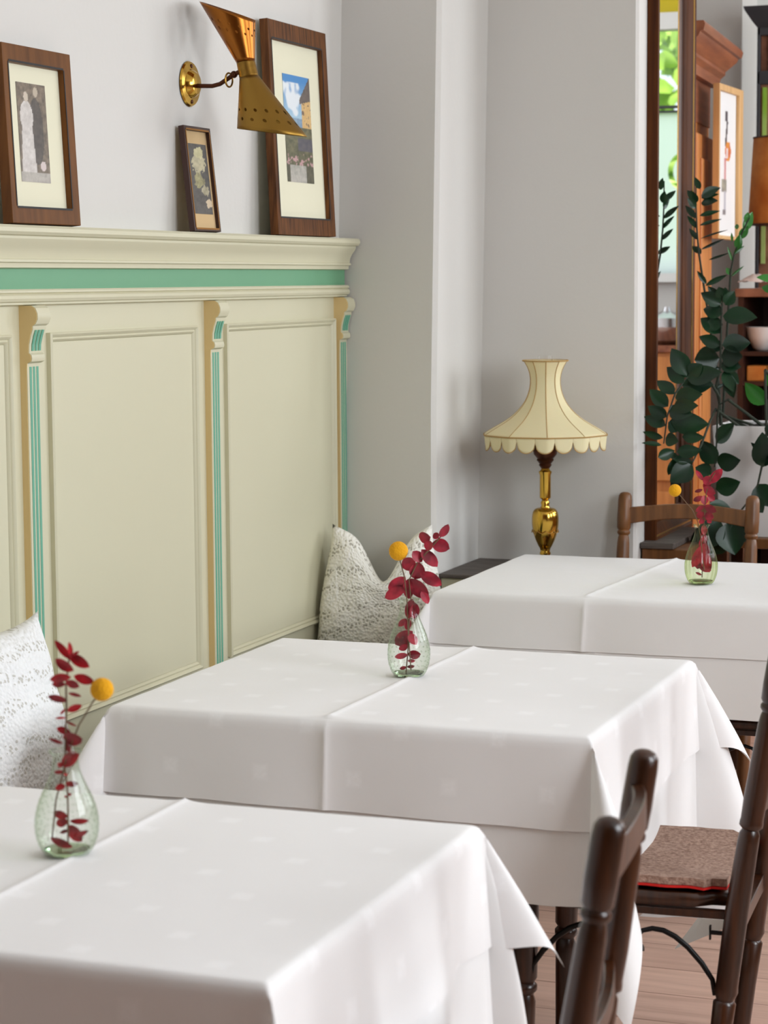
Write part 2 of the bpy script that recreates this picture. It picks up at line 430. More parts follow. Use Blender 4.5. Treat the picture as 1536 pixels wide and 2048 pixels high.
# street side wall and wall behind the camera, with window openings
def holed(name, fixed, axis, a, c, holes, thick):
    b = MB(); p = a
    def bx(u0, u1, z0, z1):
        if axis == 'x': b.box(fixed, fixed + thick, u0, u1, z0, z1)
        else: b.box(u0, u1, fixed, fixed + thick, z0, z1)
    for h0, h1, z0, z1 in holes:
        bx(p, h0, 0, H); bx(h0, h1, 0, z0); bx(h0, h1, z1, H); p = h1
    bx(p, c, 0, H)
    return struct(b.build(name, M_tan, smooth=0))
holed('wall_right', XR, 'x', -2.3, 10.2, [(y - ww / 2, y + ww / 2, WZA, WZB) for y, ww in WINY], 0.2)
holed('wall_behind', -2.2, 'y', -0.8, XR + .3, [], 0.2)
def window_frame(n, make):
    b = MB(); make(b); return struct(b.build('window_%d' % n, M_white, smooth=0))
for i, (y, ww) in enumerate(WINY):
    def mk(b, y=y, ww=ww):
        for yy in (y - ww / 2 + .03, y, y + ww / 2 - .03): b.box(XR + .05, XR + .1, yy - .025, yy + .025, WZA, WZB)
        for zz in (WZA + .03, 2.4, WZB - .03): b.box(XR + .05, XR + .1, y - ww / 2, y + ww / 2, zz - .025, zz + .025)
    window_frame(i + 2, mk)

# far window: frame, dark glazing bar, clear pane above, frosted panes below, amber glass on top
w1 = bpy.data.objects.new('window_1', None); C.objects.link(w1); struct(w1)
b = MB(); b.box(WX0, WX0 + .05, 10.02, 10.1, WZ0, WZ1); b.box(WX1 - .05, WX1, 10.02, 10.1, WZ0, WZ1)
b.box(WX0, WX1, 10.0, 10.1, 2.625, 2.70); b.box(WX0, WX1, 10.02, 10.1, WZ1 - .05, WZ1); b.box(WX0, WX1, 9.94, 10.1, WZ0 - .04, WZ0)
b.build('window_frame', M_white, w1, smooth=0)
b = MB(); b.box(WX0, WX1, 10.03, 10.07, 2.272, 2.284); b.box(WX0, WX1, 10.03, 10.07, 2.252, 2.262); b.build('glazing_bar', M_hall, w1, smooth=0)
# frosted film with a clear ring left in it
RX, RZ, RO, RI = 1.555, 1.985, 0.085, 0.062
b = MB(); n = 48
def rect_pt(t):
    c, s = math.cos(t), math.sin(t)
    x0, x1, z0, z1 = WX0 + .05 - RX, WX1 - .05 - RX, WZ0 - RZ, 2.252 - RZ
    k = min((x1 / c if c > 1e-6 else x0 / c if c < -1e-6 else 1e9), (z1 / s if s > 1e-6 else z0 / s if s < -1e-6 else 1e9))
    return RX + c * k, RZ + s * k
V = [(RX + RO * .8 * math.cos(2 * math.pi * k / n), 10.05, RZ + RO * math.sin(2 * math.pi * k / n)) for k in range(n)]
angs = [2 * math.pi * k / n for k in range(n)]
V += [(rect_pt(t)[0], 10.05, rect_pt(t)[1]) for t in angs]
b.add(V, [(k, (k + 1) % n, n + (k + 1) % n, n + k) for k in range(n)])
V = [(RX + RI * .7 * math.cos(t), 10.05, RZ + RI * math.sin(t)) for t in angs]
b.add(V, [tuple(range(n))])
b.build('frosted_pane', M_frost, w1, smooth=0)
b = MB(); b.box(WX0 + .05, WX1 - .05, 10.055, 10.06, 2.70, WZ1 - .05); b.build('amber_pane', M_yellow_glass, w1, smooth=0)
b = MB(); b.box(WX0 + .05, WX1 - .05, 10.055, 10.059, 2.284, 2.625); b.build('clear_pane', M_clear, w1, smooth=0)
b = MB(); b.box(-6, 12, 10.25, 22, -.3, -.05)
struct(b.build('ground', M_grass, smooth=0))

# garden trees outside the far window
random.seed(5)
def tree(x, y, h, r, m, label):
    t = thing('garden_tree', label, 'tree', (x, y, -.05), group=None)
    b = MB(); b.tube([(0, 0, 0), (.05, .03, h * .4), (0, 0, h * .8)], [.1, .08, .03], 8); b.build('trunk', M_bark, t)
    b = MB()
    for i in range(900):
        th, ph = random.uniform(0, 6.283), math.acos(random.uniform(-1, 1))
        rr = r * random.uniform(.55, 1.0)
        p = Vector((rr * math.sin(ph) * math.cos(th), rr * math.sin(ph) * math.sin(th), h * .62 + rr * 1.1 * math.cos(ph)))
        d = Vector((random.gauss(0, 1), random.gauss(0, 1), random.gauss(0, 1))).normalized()
        b.leaf(p, p + d * .2, .13, (random.gauss(0, 1), random.gauss(0, 1), 1), n=3)
    b.build('foliage', m, t)
tree(2.3, 15.0, 3.9, 1.25, M_foliage, 'green garden tree seen in the mirror beyond the far window')
tree(3.9, 18.2, 4.6, 1.5, M_foliage, 'taller garden tree standing behind the nearer one outside the far window')
tree(1.6, 12.4, 2.5, 0.85, M_foliage_pale, 'pale sunlit bush low outside the far window')

# ------------------------------------------------------------------ wall panelling on the left wall
YA, YB = 2.6, 5.672
pan = thing('wall_panelling', 'cream and green painted wooden panelling with a shelf behind the bench', 'panelling', (0, 0, 0))
def sweep(prof, name, m, y0=YA, y1=YB):
    b = MB(); b.prism(prof, 1, y0, y1); return b.build(name, m, pan, smooth=25)
sweep([(0, 1.612), (.066, 1.612), (.071, 1.607), (.071, 1.599), (.066, 1.593), (.058, 1.591), (.058, 1.586), (.055, 1.580), (.047, 1.570), (.041, 1.558), (.039, 1.546), (.043, 1.545), (.043, 1.540), (.037, 1.538), (.036, 1.533), (.036, 1.529), (.028, 1.527), (0, 1.527)], 'cornice_shelf', M_cream)
sweep([(0, 1.527), (.024, 1.527), (.024, 1.484), (0, 1.484)], 'frieze', M_green)
sweep([(0, 1.486), (.034, 1.486), (.037, 1.483), (.037, 1.479), (.033, 1.477), (.038, 1.473), (.040, 1.467), (.037, 1.461), (.031, 1.459), (.031, 1.455), (.022, 1.453), (0, 1.453)], 'rail_moulding', M_cream)
sweep([(0, 1.454), (.014, 1.454), (.014, 0.44), (0, 0.44)], 'back_board', M_cream)
PANELS = ((2.95, 3.857), (4.013, 4.722), (4.888, 5.603))
for y0, y1 in PANELS:
    z0, z1 = .577, 1.396
    b = MB(); b.box(.012, .0165, y0 + .02, y1 - .02, z0 + .02, z1 - .02); p = b.build('panel', M_cream, pan, smooth=0)
    b = MB()
    # mitred bead moulding round the panel
    prof = [(0, .013), (0, .024), (.004, .027), (.008, .024), (.010, .020), (.014, .022), (.018, .018), (.020, .013)]
    V = []
    for (yy, zz, sy, sz) in ((y0, z0, 1, 1), (y1, z0, -1, 1), (y1, z1, -1, -1), (y0, z1, 1, -1)):
        V += [(x, yy + sy * t, zz + sz * t) for t, x in prof]
    k = len(prof)
    b.add(V, [(i * k + j, ((i + 1) % 4) * k + j, ((i + 1) % 4) * k + j + 1, i * k + j + 1) for i in range(4) for j in range(k - 1)])
    b.build('panel_moulding', M_cream, p, smooth=30)
for y0 in (3.905, 4.780, 5.616):
    wd = .053
    y1 = y0 + wd
    b = MB(); b.box(.012, .0298, y0, y1, .44, 1.338); pl = b.build('pilaster', M_cream, pan, smooth=0)
    # ochre cheek follows the scroll outline
    out = [(.012, 1.453), (.05, 1.453), (.060, 1.448), (.066, 1.437), (.066, 1.426), (.060, 1.416), (.052, 1.412), (.052, 1.406), (.046, 1.392), (.041, 1.375), (.040, 1.358), (.046, 1.354), (.048, 1.347), (.046, 1.341), (.036, 1.337), (.034, 1.30), (.034, .44), (.012, .44)]
    out = [(.012 + (x - .012) * .82, z) for x, z in out]
    b = MB(); b.prism([(x - .0015 if x > .013 else x, z) for x, z in out], 1, y0 - .0015, y0 + .001); b.build('painted_cheek', M_ochre, pl, smooth=0)
    b = MB(); b.prism(out[:15] + [(.012, 1.337)], 1, y0, y1); b.build('scroll_bracket', M_cream, pl, smooth=30)
    b = MB()
    for k in range(3):
        yc = y0 + wd * (.24 + .26 * k)
        b.box(.026, .0306, yc - .0042, yc + .0042, .44, 1.33)
        zz = [1.362, 1.375, 1.390, 1.404]; xx = [.0415, .0425, .0472, .0525]
        V = []
        for z, x in [(z_, .012 + (x_ - .012) * .82) for z_, x_ in zip(zz, xx)]: V += [(x - .006, yc - .0042, z), (x + .0008, yc - .0042, z), (x + .0008, yc + .0042, z), (x - .006, yc + .0042, z)]
        b.add(V, [(i * 4 + j, i * 4 + (j + 1) % 4, i * 4 + 4 + (j + 1) % 4, i * 4 + 4 + j) for i in range(3) for j in range(4)] + [(0, 1, 2, 3), (12, 13, 14, 15)])
    b.build('fluting', M_flute, pl, smooth=0)

# ------------------------------------------------------------------ framed pictures leaning on the shelf
def hsh(a, b_):
    v = math.sin(a * 127.1 + b_ * 311.7) * 43758.5453; return v - math.floor(v)
def vn(u, v):
    i, j = math.floor(u), math.floor(v); a, c = u - i, v - j
    a = a * a * (3 - 2 * a); c = c * c * (3 - 2 * c)
    return (hsh(i, j) * (1 - a) + hsh(i + 1, j) * a) * (1 - c) + (hsh(i, j + 1) * (1 - a) + hsh(i + 1, j + 1) * a) * c
def mixc(a, c, t):
    t = max(0, min(1, t)); return tuple(a[i] + (c[i] - a[i]) * t for i in range(3)) + (1,)
def paint_town(u, v):
    n = vn(u * 14, v * 34) * .6 + vn(u * 33, v * 70) * .4
    if v > .52:
        sky = mixc(lin(176, 206, 220), lin(70, 136, 196), (v - .55) / .4)
        cl = vn(u * 5 + 3, v * 9) + .5 * vn(u * 11, v * 20)
        if .62 < v < .93 and cl > .80: sky = mixc(sky, lin(226, 232, 236), (cl - .8) * 5)
        if u > .58 and v < .98 - (.95 - u) * .55 and v > .78 - .1 * (1 - u): return mixc(lin(86, 76, 74), lin(116, 104, 96), n)
        if u > .66 and v <= .79: return mixc(lin(206, 166, 104), lin(224, 190, 134), n) if n < .66 else lin(120, 96, 80)
        if v < .60 and u < .66: return mixc(lin(92, 120, 150), lin(150, 176, 196), n)
        return sky
    if v > .16:
        c = mixc(lin(60, 66, 48), lin(128, 122, 92), n)
        if n > .62 and v < .27: c = lin(190, 150, 150)
        if u > .45 and .3 < v < .42: c = mixc(c, lin(88, 84, 108), .6)
        return c
    if .12 < u < .72: return mixc(lin(150, 148, 138), lin(196, 190, 180), n)
    return mixc(lin(64, 66, 50), lin(110, 104, 84), n)
def paint_couple(u, v):
    n = vn(u * 12, v * 26) * .6 + vn(u * 30, v * 60) * .4
    c = mixc(lin(74, 62, 52), lin(140, 124, 104), n)
    if v < .10: return mixc(lin(150, 142, 134), lin(186, 180, 170), n)
    def ell(cx, cy, rx, ry): return ((u - cx) / rx) ** 2 + ((v - cy) / ry) ** 2 < 1
    if ell(.62, .52, .24, .34): c = mixc(lin(58, 50, 46), lin(92, 82, 74), n)
    if ell(.65, .92, .08, .05): c = lin(180, 166, 146)
    if ell(.30, .66, .22, .16) or (abs(u - .30) < .17 + .16 * (.6 - v) and v < .66): c = mixc(lin(180, 172, 166), lin(216, 210, 204), n)
    if ell(.31, .86, .08, .05): c = lin(196, 182, 164)
    if ell(.78, .17, .10, .05): c = lin(206, 190, 186)
    return c
def paint_flowers(u, v):
    n = vn(u * 9, v * 20) * .6 + vn(u * 24, v * 54) * .4
    c = mixc(lin(66, 62, 60), lin(98, 94, 88), n)
    def blob(cx, cy, r): return math.hypot((u - cx), (v - cy) * 2.6) < r * (0.7 + .6 * vn(u * 16, v * 34))
    if blob(.5, .72, .36): c = mixc(lin(150, 142, 116), lin(206, 196, 160), n)
    if blob(.55, .88, .22): c = mixc(lin(180, 172, 130), lin(214, 206, 164), n)
    if blob(.45, .48, .26): c = mixc(lin(110, 104, 76), lin(176, 168, 122), n)
    if blob(.72, .34, .2): c = mixc(lin(120, 112, 84), lin(188, 178, 150), n)
    if blob(.86, .16, .16): c = lin(206, 186, 156)
    return c
def paint_figure(u, v):
    n = vn(u * 10, v * 30)
    c = lin(240, 239, 238)
    cx = .5 + .06 * math.sin(v * 9)
    if .80 < v < .88 and abs(u - .5) < .07: c = lin(70, 64, 72)
    if .62 < v < .80 and abs(u - cx) < .045: c = lin(70, 62, 66)
    if .52 < v < .66 and abs(u - .6) < .17 * (1.1 - abs(v - .59) * 9): c = mixc(lin(206, 90, 70), lin(226, 150, 66), n * 1.2)
    if .54 < v < .61 and abs(u - .55) < .06: c = lin(230, 214, 214)
    if .36 < v < .54 and abs(u - .45) < .06: c = mixc(lin(196, 120, 126), lin(214, 160, 160), n)
    if .29 < v < .38 and abs(u - .40) < .13: c = mixc(lin(110, 112, 114), lin(170, 168, 150), n)
    if .16 < v < .30 and abs(u - .44) < .05: c = lin(186, 186, 194)
    if .12 < v < .16 and abs(u - .42) < .08: c = lin(130, 128, 132)
    return c

def picture(name, label, O, R, U, frame_w, thick, fm, mm, pic, paint, nu, nv, cat='picture', lip=None, group=None, glass=False, side=None):
    """O bottom left corner, R and U full width and height vectors"""
    O, R, U = Vector(O), Vector(R), Vector(U)
    t = thing(name, label, cat, O, 0, group)
    Wd, Hh = R.length, U.length
    r, u = R.normalized(), U.normalized(); n = r.cross(u).normalized()
    def P(a, c, d): return r * a + u * c + n * d
    b = MB(); fl, fr, fb, ft = frame_w
    outer = [(0, 0), (Wd, 0), (Wd, Hh), (0, Hh)]; inner = [(fl, fb), (Wd - fr, fb), (Wd - fr, Hh - ft), (fl, Hh - ft)]
    V = [P(a, c, 0) for a, c in outer] + [P(a, c, thick) for a, c in outer] + [P(a, c, thick) for a, c in inner] + [P(a, c, thick * .45) for a, c in inner]
    F = []
    for i in range(4):
        j = (i + 1) % 4
        F += [(i, j, 4 + j, 4 + i), (4 + i, 4 + j, 8 + j, 8 + i), (8 + i, 8 + j, 12 + j, 12 + i)]
    b.add(V, F); fo = b.build('frame', fm, t, smooth=0, bevel=.0015)
    b = MB(); b.add([P(a, c, d) for d in (.001, thick * .42) for a, c in ((.002, .002), (Wd - .002, .002), (Wd - .002, Hh - .002), (.002, Hh - .002))],
                    [(0, 3, 2, 1), (4, 5, 6, 7), (0, 1, 5, 4), (1, 2, 6, 5), (2, 3, 7, 6), (3, 0, 4, 7)])
    b.build('mat_board', mm, t, smooth=0)
    if lip:
        b = MB()
        for a0, a1, c0, c1 in ((fl - .004, fl, fb, Hh - ft), (Wd - fr, Wd - fr + .004, fb, Hh - ft), (fl, Wd - fr, fb - .004, fb), (fl, Wd - fr, Hh - ft, Hh - ft + .004)):
            b.add([P(a, c, thick + .0008) for a, c in ((a0, c0), (a1, c0), (a1, c1), (a0, c1))], [(0, 1, 2, 3)])
        b.build('gilt_or_shade_slip', lip, fo, smooth=0)  # black slips are painted rebate shade; the small frame's is gilt
    x0, x1, z0, z1 = pic
    b = MB()
    P_ = []; cols = []
    for i in range(nu):
        for j in range(nv):
            a, c = i / (nu - 1), j / (nv - 1)
            P_.append(P(x0 * Wd + (x1 - x0) * Wd * a, z0 * Hh + (z1 - z0) * Hh * c, thick * .42 + .0008)); cols.append(paint(a, c))
    b.grid(P_, nu, nv); b.col = cols
    b.build('print', M_print, t, smooth=0)
    return t

picture('framed_picture', 'tall weathered brown frame with a blue sky town view, behind the wall lamp', (.046, 5.112, 1.613), (0, .389, 0), (-.034, .022, .537), (.020, .036, .046, .048), .022, M_frame_old, M_mat, (.27, .73, .255, .765), paint_town, 46, 110, lip=M_black)
picture('framed_picture', 'small narrow gilt and dark frame with a pale flower print under the wall lamp', (.046, 4.640, 1.613), (0, .146, 0), (-.036, .022, .244), (.010, .011, .008, .010), .014, M_frame_dark, M_mat_tan, (.16, .86, .17, .84), paint_flowers, 40, 90, lip=M_gilt)
picture('framed_picture', 'brown wooden frame holding an old photograph of a standing couple, leftmost on the shelf', (.044, 3.80, 1.613), (0, .278, 0), (-.034, .03, .352), (.022, .034, .034, .036), .022, M_frame_brown, M_mat, (.24, .66, .24, .80), paint_couple, 44, 96, lip=M_black)

# ------------------------------------------------------------------ brass wall lamp
YS = 4.745
sc = thing('wall_lamp', 'brass double cone wall lamp with pierced shades, mounted between the leaning frames', 'wall lamp', at(377, 168, x=0))
Q = lambda X, Y: at(X, Y, y=YS)
b = MB(); M = Matrix.Rotation(math.pi / 2, 3, 'Y')
cpl = at(377, 168, x=0)
prof = [(.050, 0), (.053, .003), (.050, .007), (.034, .009), (.030, .016), (.024, .022), (.012, .024), (.004, .024)]
Ml = Matrix.Diagonal(Vector((1, 1, 1))) @ M
b.lathe(prof, 36, cpl, M=Ml); local(b, sc); pl = b.build('backplate', M_brass, sc)
for s in (-1, 1):
    b = MB(); b.lathe([(.005, .007), (.005, .009), (.003, .0105), (.001, .0108)], 12, cpl + Vector((0, 0, s * .041)), M=M); local(b, sc); b.build('screw', M_bronze, pl)
b = MB(); b.tube([Q(384, 170), Q(400, 172), Q(425, 172), Q(440, 168), Q(455, 158), Q(468, 149), Q(480, 143)], .0052, 10); local(b, sc); b.build('arm', M_bronze, sc)
b = MB(); rc = Q(458, 160); b.tube([rc + Vector((.006 * math.cos(t) * .6, .012 * math.cos(t), .016 * math.sin(t))) for t in [2 * math.pi * k / 24 for k in range(24)]], .0022, 8, close=True); local(b, sc); b.build('ring', M_brass_dull, sc)
b = MB(); b.sphere(Q(468, 149), .0085, 10); local(b, sc); b.build('pivot_joint', M_bronze, sc)
def holes(name, base, rough, rows):
    m = mat(name, base, rough, 1.0)
    uv = nd(m, 'ShaderNodeUVMap'); sp = nd(m, 'ShaderNodeSeparateXYZ'); lk(m, uv.outputs[0], sp.inputs[0])
    tot = None
    for v0, off, cnt, rad in rows:
        a = nd(m, 'ShaderNodeMath', operation='MULTIPLY_ADD'); a.inputs[1].default_value = cnt; a.inputs[2].default_value = off; lk(m, sp.outputs[0], a.inputs[0])
        fr = nd(m, 'ShaderNodeMath', operation='FRACT'); lk(m, a.outputs[0], fr.inputs[0])
        s1 = nd(m, 'ShaderNodeMath', operation='SUBTRACT'); s1.inputs[1].default_value = .5; lk(m, fr.outputs[0], s1.inputs[0])
        m1 = nd(m, 'ShaderNodeMath', operation='MULTIPLY'); m1.inputs[1].default_value = 1.0 / cnt * 3.0; lk(m, s1.outputs[0], m1.inputs[0])
        s2 = nd(m, 'ShaderNodeMath', operation='SUBTRACT'); s2.inputs[1].default_value = v0; lk(m, sp.outputs[1], s2.inputs[0])
        p1 = nd(m, 'ShaderNodeMath', operation='POWER'); p1.inputs[1].default_value = 2; lk(m, m1.outputs[0], p1.inputs[0])
        p2 = nd(m, 'ShaderNodeMath', operation='POWER'); p2.inputs[1].default_value = 2; lk(m, s2.outputs[0], p2.inputs[0])
        ad = nd(m, 'ShaderNodeMath', operation='ADD'); lk(m, p1.outputs[0], ad.inputs[0]); lk(m, p2.outputs[0], ad.inputs[1])
        lt = nd(m, 'ShaderNodeMath', operation='LESS_THAN'); lt.inputs[1].default_value = rad * rad; lk(m, ad.outputs[0], lt.inputs[0])
        if tot is None: tot = lt
        else:
            mx = nd(m, 'ShaderNodeMath', operation='MAXIMUM'); lk(m, tot.outputs[0], mx.inputs[0]); lk(m, lt.outputs[0], mx.inputs[1]); tot = mx
    iv = nd(m, 'ShaderNodeMath', operation='SUBTRACT'); iv.inputs[0].default_value = 1; lk(m, tot.outputs[0], iv.inputs[1]); lk(m, iv.outputs[0], bs(m).inputs['Alpha'])
    return m
M_cone_lo = holes('pierced_brass', lin(150, 116, 54), 0.42, ((.62, 0, 14, .032), (.80, .5, 14, .032)))
M_cone_up = holes('pierced_copper_brass', lin(150, 92, 38), 0.28, ((.60, 0, 14, .03), (.74, .5, 14, .03)))
def cone(NL, NR, RL, RR, ry, m, name, par):
    NL, NR, RL, RR = (Q(*p) for p in (NL, NR, RL, RR))
    nc, rc = (NL + NR) / 2, (RL + RR) / 2; nv_, rv = (NR - NL) / 2, (RR - RL) / 2
    b = MB(); P = []; uv = []; n, k = 64, 14
    for i in range(n + 1):
        t = 2 * math.pi * i / n
        for j in range(k + 1):
            s = j / k
            a = nc + nv_ * math.cos(t) + Vector((0, nv_.length * math.sin(t), 0))
            c = rc + rv * math.cos(t) + Vector((0, ry * math.sin(t), 0))
            P.append(a + (c - a) * s); uv.append((i / n, s))
    b.grid(P, n + 1, k + 1, uv); local(b, sc)
    return b.build(name, m, par, smooth=180, solid=.0012)
cone((475, 127), (508, 121), (403, 4), (508, 40), .056, M_cone_up, 'upper_shade', sc)
cone((481, 158), (515, 150), (478, 258), (611, 273), .062, M_cone_lo, 'lower_shade', sc)
cone((475, 127), (508, 121), (481, 158), (515, 150), (Q(515, 150) - Q(481, 158)).length / 2, M_brass_dull, 'collar', sc)

# ------------------------------------------------------------------ bench and cushions
bn = thing('wall_bench', 'long bench with a dark green seat running along the panelled wall', 'bench', (0, 0, 0))
b = MB(); b.box(.016, .375, 1.4, 5.60, .40, .46); b.build('seat_cushion', M_dark_green, bn, bevel=.012)
b = MB(); b.box(.016, .36, 1.4, 5.60, .33, .40); b.build('seat_board', M_cream, bn, smooth=0)
b = MB(); b.box(.016, .34, 1.4, 5.60, 0, .33); b.build('base', M_black, bn, smooth=0)

def cushion(label, m, W, Hh, T, M, chop=0.0, tips=1.0, seed=0, name='cushion', skew=0, sag=0):
    """soft square cushion standing on its lower edge, x across, z up, with pulled out corners and a dent in the top edge"""
    t = tag(bpy.data.objects.new('tmp', None), label, 'cushion')
    b = MB(); n = 44; k = 0; P = []; uv = []
    for side in (1, -1):
        P = []; uv = []
        for i in range(n + 1):
            for j in range(n + 1):
                u, v = i / n * 2 - 1, j / n * 2 - 1
                e = (1 - u * u) * (1 - v * v)
                th = T / 2 * e ** 0.42
                px = u * W / 2 * (1 - .07 * (1 - v * v)) ; pz = v * Hh / 2 * (1 - .07 * (1 - u * u)); tip = 1 + .07 * (u * v) ** 6; px *= tip; pz *= tip
                if chop and v > -.2:
                    f = max(0, (v + .2) / 1.2) ** 1.5
                    pz -= chop * f * math.exp(-((u - .05) / .42) ** 2)
                    px *= 1 - .30 * f
                    th *= 1 + .3 * f
                wob = .010 * (vn(u * 3 + seed, v * 3 + side) - .5) + .004 * (vn(u * 9 + seed, v * 9 + side) - .5)
                px += skew * v
                P.append(M @ Vector((px, side * (th + wob * e ** .3), pz))); uv.append((u * W / 2, v * Hh / 2))
        b.grid(P, n + 1, n + 1, uv)
    bpy.data.objects.remove(t)
    o = b.build(name, m, smooth=180)
    bm = bmesh.new(); bm.from_mesh(o.data); bmesh.ops.remove_doubles(bm, verts=bm.verts, dist=.0004); bmesh.ops.recalc_face_normals(bm, faces=bm.faces); bm.to_mesh(o.data); bm.free()
    return tag(o, label, 'cushion')
def place(loc, rz, rx): return Matrix.Translation(loc) @ Matrix.Rotation(rz, 4, 'Z') @ Matrix.Rotation(rx, 4, 'X')
cushion('cream crochet cushion with a dented top at the far end of the bench', M_crochet, .36, .37, .13, place((.19, 5.50, .648), math.radians(14), math.radians(-9)), chop=.13, seed=2)
cushion('white crochet cushion on the bench at the left, behind the nearest vase', M_crochet_w, .42, .40, .17, place((.155, 3.52, .655), math.radians(82), math.radians(-16)), chop=.0, seed=7)

# ------------------------------------------------------------------ low cabinet in the corner
cb = thing('low_cabinet', 'low cream cabinet with a dark top in the corner under the brass lamp', 'cabinet', (.31, 5.80, 0))
b = MB(); b.box(0, .375, .015, .20, 0, .688); b.box(0, .150, -.155, .015, 0, .688); b.build('body', M_cream, cb, smooth=0, bevel=.003)
b = MB(); b.prism([(-.004, -.165), (.158, -.165), (.158, -.01), (.382, -.01), (.382, .195), (-.004, .195)], 2, .688, .70); b.build('top', M_slate, cb, smooth=0, bevel=.003)

# ------------------------------------------------------------------ brass lamp with a cream scalloped shade
LX, LY = .548, 5.845
lp = thing('table_lamp', 'polished brass table lamp with cream scalloped fabric shade, in the corner behind the far table', 'lamp', (LX, LY, .70))
zof = lambda Y: at(1087, Y, y=LY).z - .70
b = MB(); prof = [(.058, 0), (.060, .006), (.056, .012), (.030, .018), (.014, .026), (.012, zof(1112)), (.016, zof(1106)), (.013, zof(1102)), (.015, zof(1096)), (.0185, zof(1092)), (.0225, zof(1086)), (.0265, zof(1080)), (.030, zof(1073)), (.0330, zof(1066)), (.0352, zof(1058)), (.0367, zof(1050)), (.0372, zof(1042)), (.0370, zof(1034)), (.0360, zof(1028)), (.0340, zof(1023)), (.0305, zof(1019)), (.0255, zof(1016.5)), (.0195, zof(1015.3)), (.014, zof(1015)), (.011, zof(1010)), (.013, zof(1005)), (.009, zof(1000)), (.013, zof(996))]
b.lathe(prof, 64); b.build('base', M_brass, lp, smooth=60)
b = MB(); yy = zof(1065)
b.tube([(.0372 * math.cos(t), .0372 * math.sin(t), zof(1060) - .006 * abs(math.sin(t * 5))) for t in [2 * math.pi * k / 120 for k in range(120)]], .0012, 6, close=True); b.build('scallop_line', M_gold, lp)
b = MB(); b.lathe([(.0135, zof(997)), (.0155, zof(995)), (.0155, zof(950)), (.0175, zof(946)), (.0185, zof(943)), (.013, zof(940)), (.011, zof(936))], 32); b.build('column', M_brass, lp)
b = MB(); b.lathe([(.011, zof(937)), (.018, zof(930)), (.016, zof(927)), (.024, zof(920)), (.022, zof(917)), (.032, zof(908)), (.034, zof(900)), (.030, zof(890))], 32); b.build('gallery', M_bronze, lp)
b = MB(); b.lathe([(.020, zof(895)), (.024, zof(840)), (.020, zof(760)), (.0195, zof(711)), (.0175, zof(711)), (.018, zof(760)), (.022, zof(840)), (.018, zof(895))], 32, cap=False); b.build('glass_chimney', M_clear, lp)
NS = 10
def ribs(t, z):
    ph = (t * NS / (2 * math.pi)) % 1.0
    return 1 - .035 * math.sin(math.pi * ph)
shp = [(868, .1745), (864, .166), (858, .152), (850, .132), (842, .113), (835, .099), (827, .0855), (819, .0745), (811, .0652), (803, .0578), (794, .0515), (785, .0468), (776, .0437), (766, .042), (757, .042), (748, .0438), (740, .047), (732, .052), (726, .0568), (721, .0615)]
b = MB(); b.lathe([(r, zof(Y)) for Y, r in shp], 120, rf=ribs, cap=False); sh = b.build('lamp_shade', M_shade, lp, smooth=180, solid=.0015)
b = MB()
for k in range(NS):
    t = 2 * math.pi * k / NS
    b.tube([((r + .0008) * math.cos(t), (r + .0008) * math.sin(t), zof(Y)) for Y, r in shp], .0013, 6)
for Y, r in ((868, .1745), (721, .0635)):
    b.tube([((r + .001) * ribs(t, 0) * math.cos(t), (r + .001) * ribs(t, 0) * math.sin(t), zof(Y)) for t in [2 * math.pi * k / 120 for k in range(120)]], .002, 6, close=True)
b.build('braid', M_trim, sh)
NSC = 20; b = MB(); P = []; edge = []
n = NSC * 12
for i in range(n + 1):
    t = 2 * math.pi * i / n + .12
    ph = (i / 12) % 1.0
    dz = .012 + .030 * math.sqrt(max(0, 1 - (2 * ph - 1) ** 2)) ** .9
    for j in range(6):
        s = j / 5
        r = (.1745 - .004 * s) * ribs(t, 0)
        P.append((r * math.cos(t), r * math.sin(t), zof(868) - dz * s))
    edge.append(Vector(P[-1]) * 1.0)
b.grid(P, n + 1, 6); b.build('scalloped_skirt', M_shade, sh, smooth=180, solid=.0012)
b = MB(); b.tube(edge[:-1], .0014, 6, close=True)
for k in range(NSC): b.tube(P[k * 72:k * 72 + 6], .0009, 5)
b.build('skirt_edging', M_trim, sh)

# ------------------------------------------------------------------ tall mirror on the pier
mi = thing('wall_mirror', 'tall wooden framed mirror with gold bead on the pier behind the plant', 'mirror', (.76, 6.13, .74))
MH, MW, FWD, FT = 1.95, .49, .068, .032
def mframe(prof):
    """prof: (inset from the outer edge, height off the wall)"""
    V = []
    for (yy, zz, sy, sz) in ((0, 0, 1, 1), (MW, 0, -1, 1), (MW, MH, -1, -1), (0, MH, 1, -1)):
        V += [(x, yy + sy * t, zz + sz * t * (1.2 if zz == 0 else 1)) for t, x in prof]
    k = len(prof)
    return V, [(i * k + j, ((i + 1) % 4) * k + j, ((i + 1) % 4) * k + j + 1, i * k + j + 1) for i in range(4) for j in range(k - 1)]
b = MB(); b.add(*mframe([(0, .001), (0, FT), (.010, FT + .002), (.020, FT - .004), (.040, .018), (.044, .014), (.064, .010), (.068, .005)])); b.build('frame', M_mirror_wood, mi, smooth=30)
b = MB(); b.add(*mframe([(.014, FT - .006), (.016, FT - .001), (.019, FT - .001), (.021, FT - .007)])); b.build('gold_bead', M_gold, mi, smooth=60)
b = MB(); b.box(.002, .006, .05, MW - .05, .05, MH - .05); b.build('mirror_glass', M_mirror, mi, smooth=0)

# small wooden trunk below the mirror
tr = thing('wooden_trunk', 'small brown wooden box with a grey lid below the mirror', 'box', (.80, 6.08, 0))
b = MB(); b.box(-.035, .10, 0, .40, 0, .735); b.build('body', M_chair_light, tr, smooth=0, bevel=.004)
b = MB(); b.box(-.038, .06, -.01, .42, .735, .752); b.build('lid', M_slate, tr, smooth=0, bevel=.003)

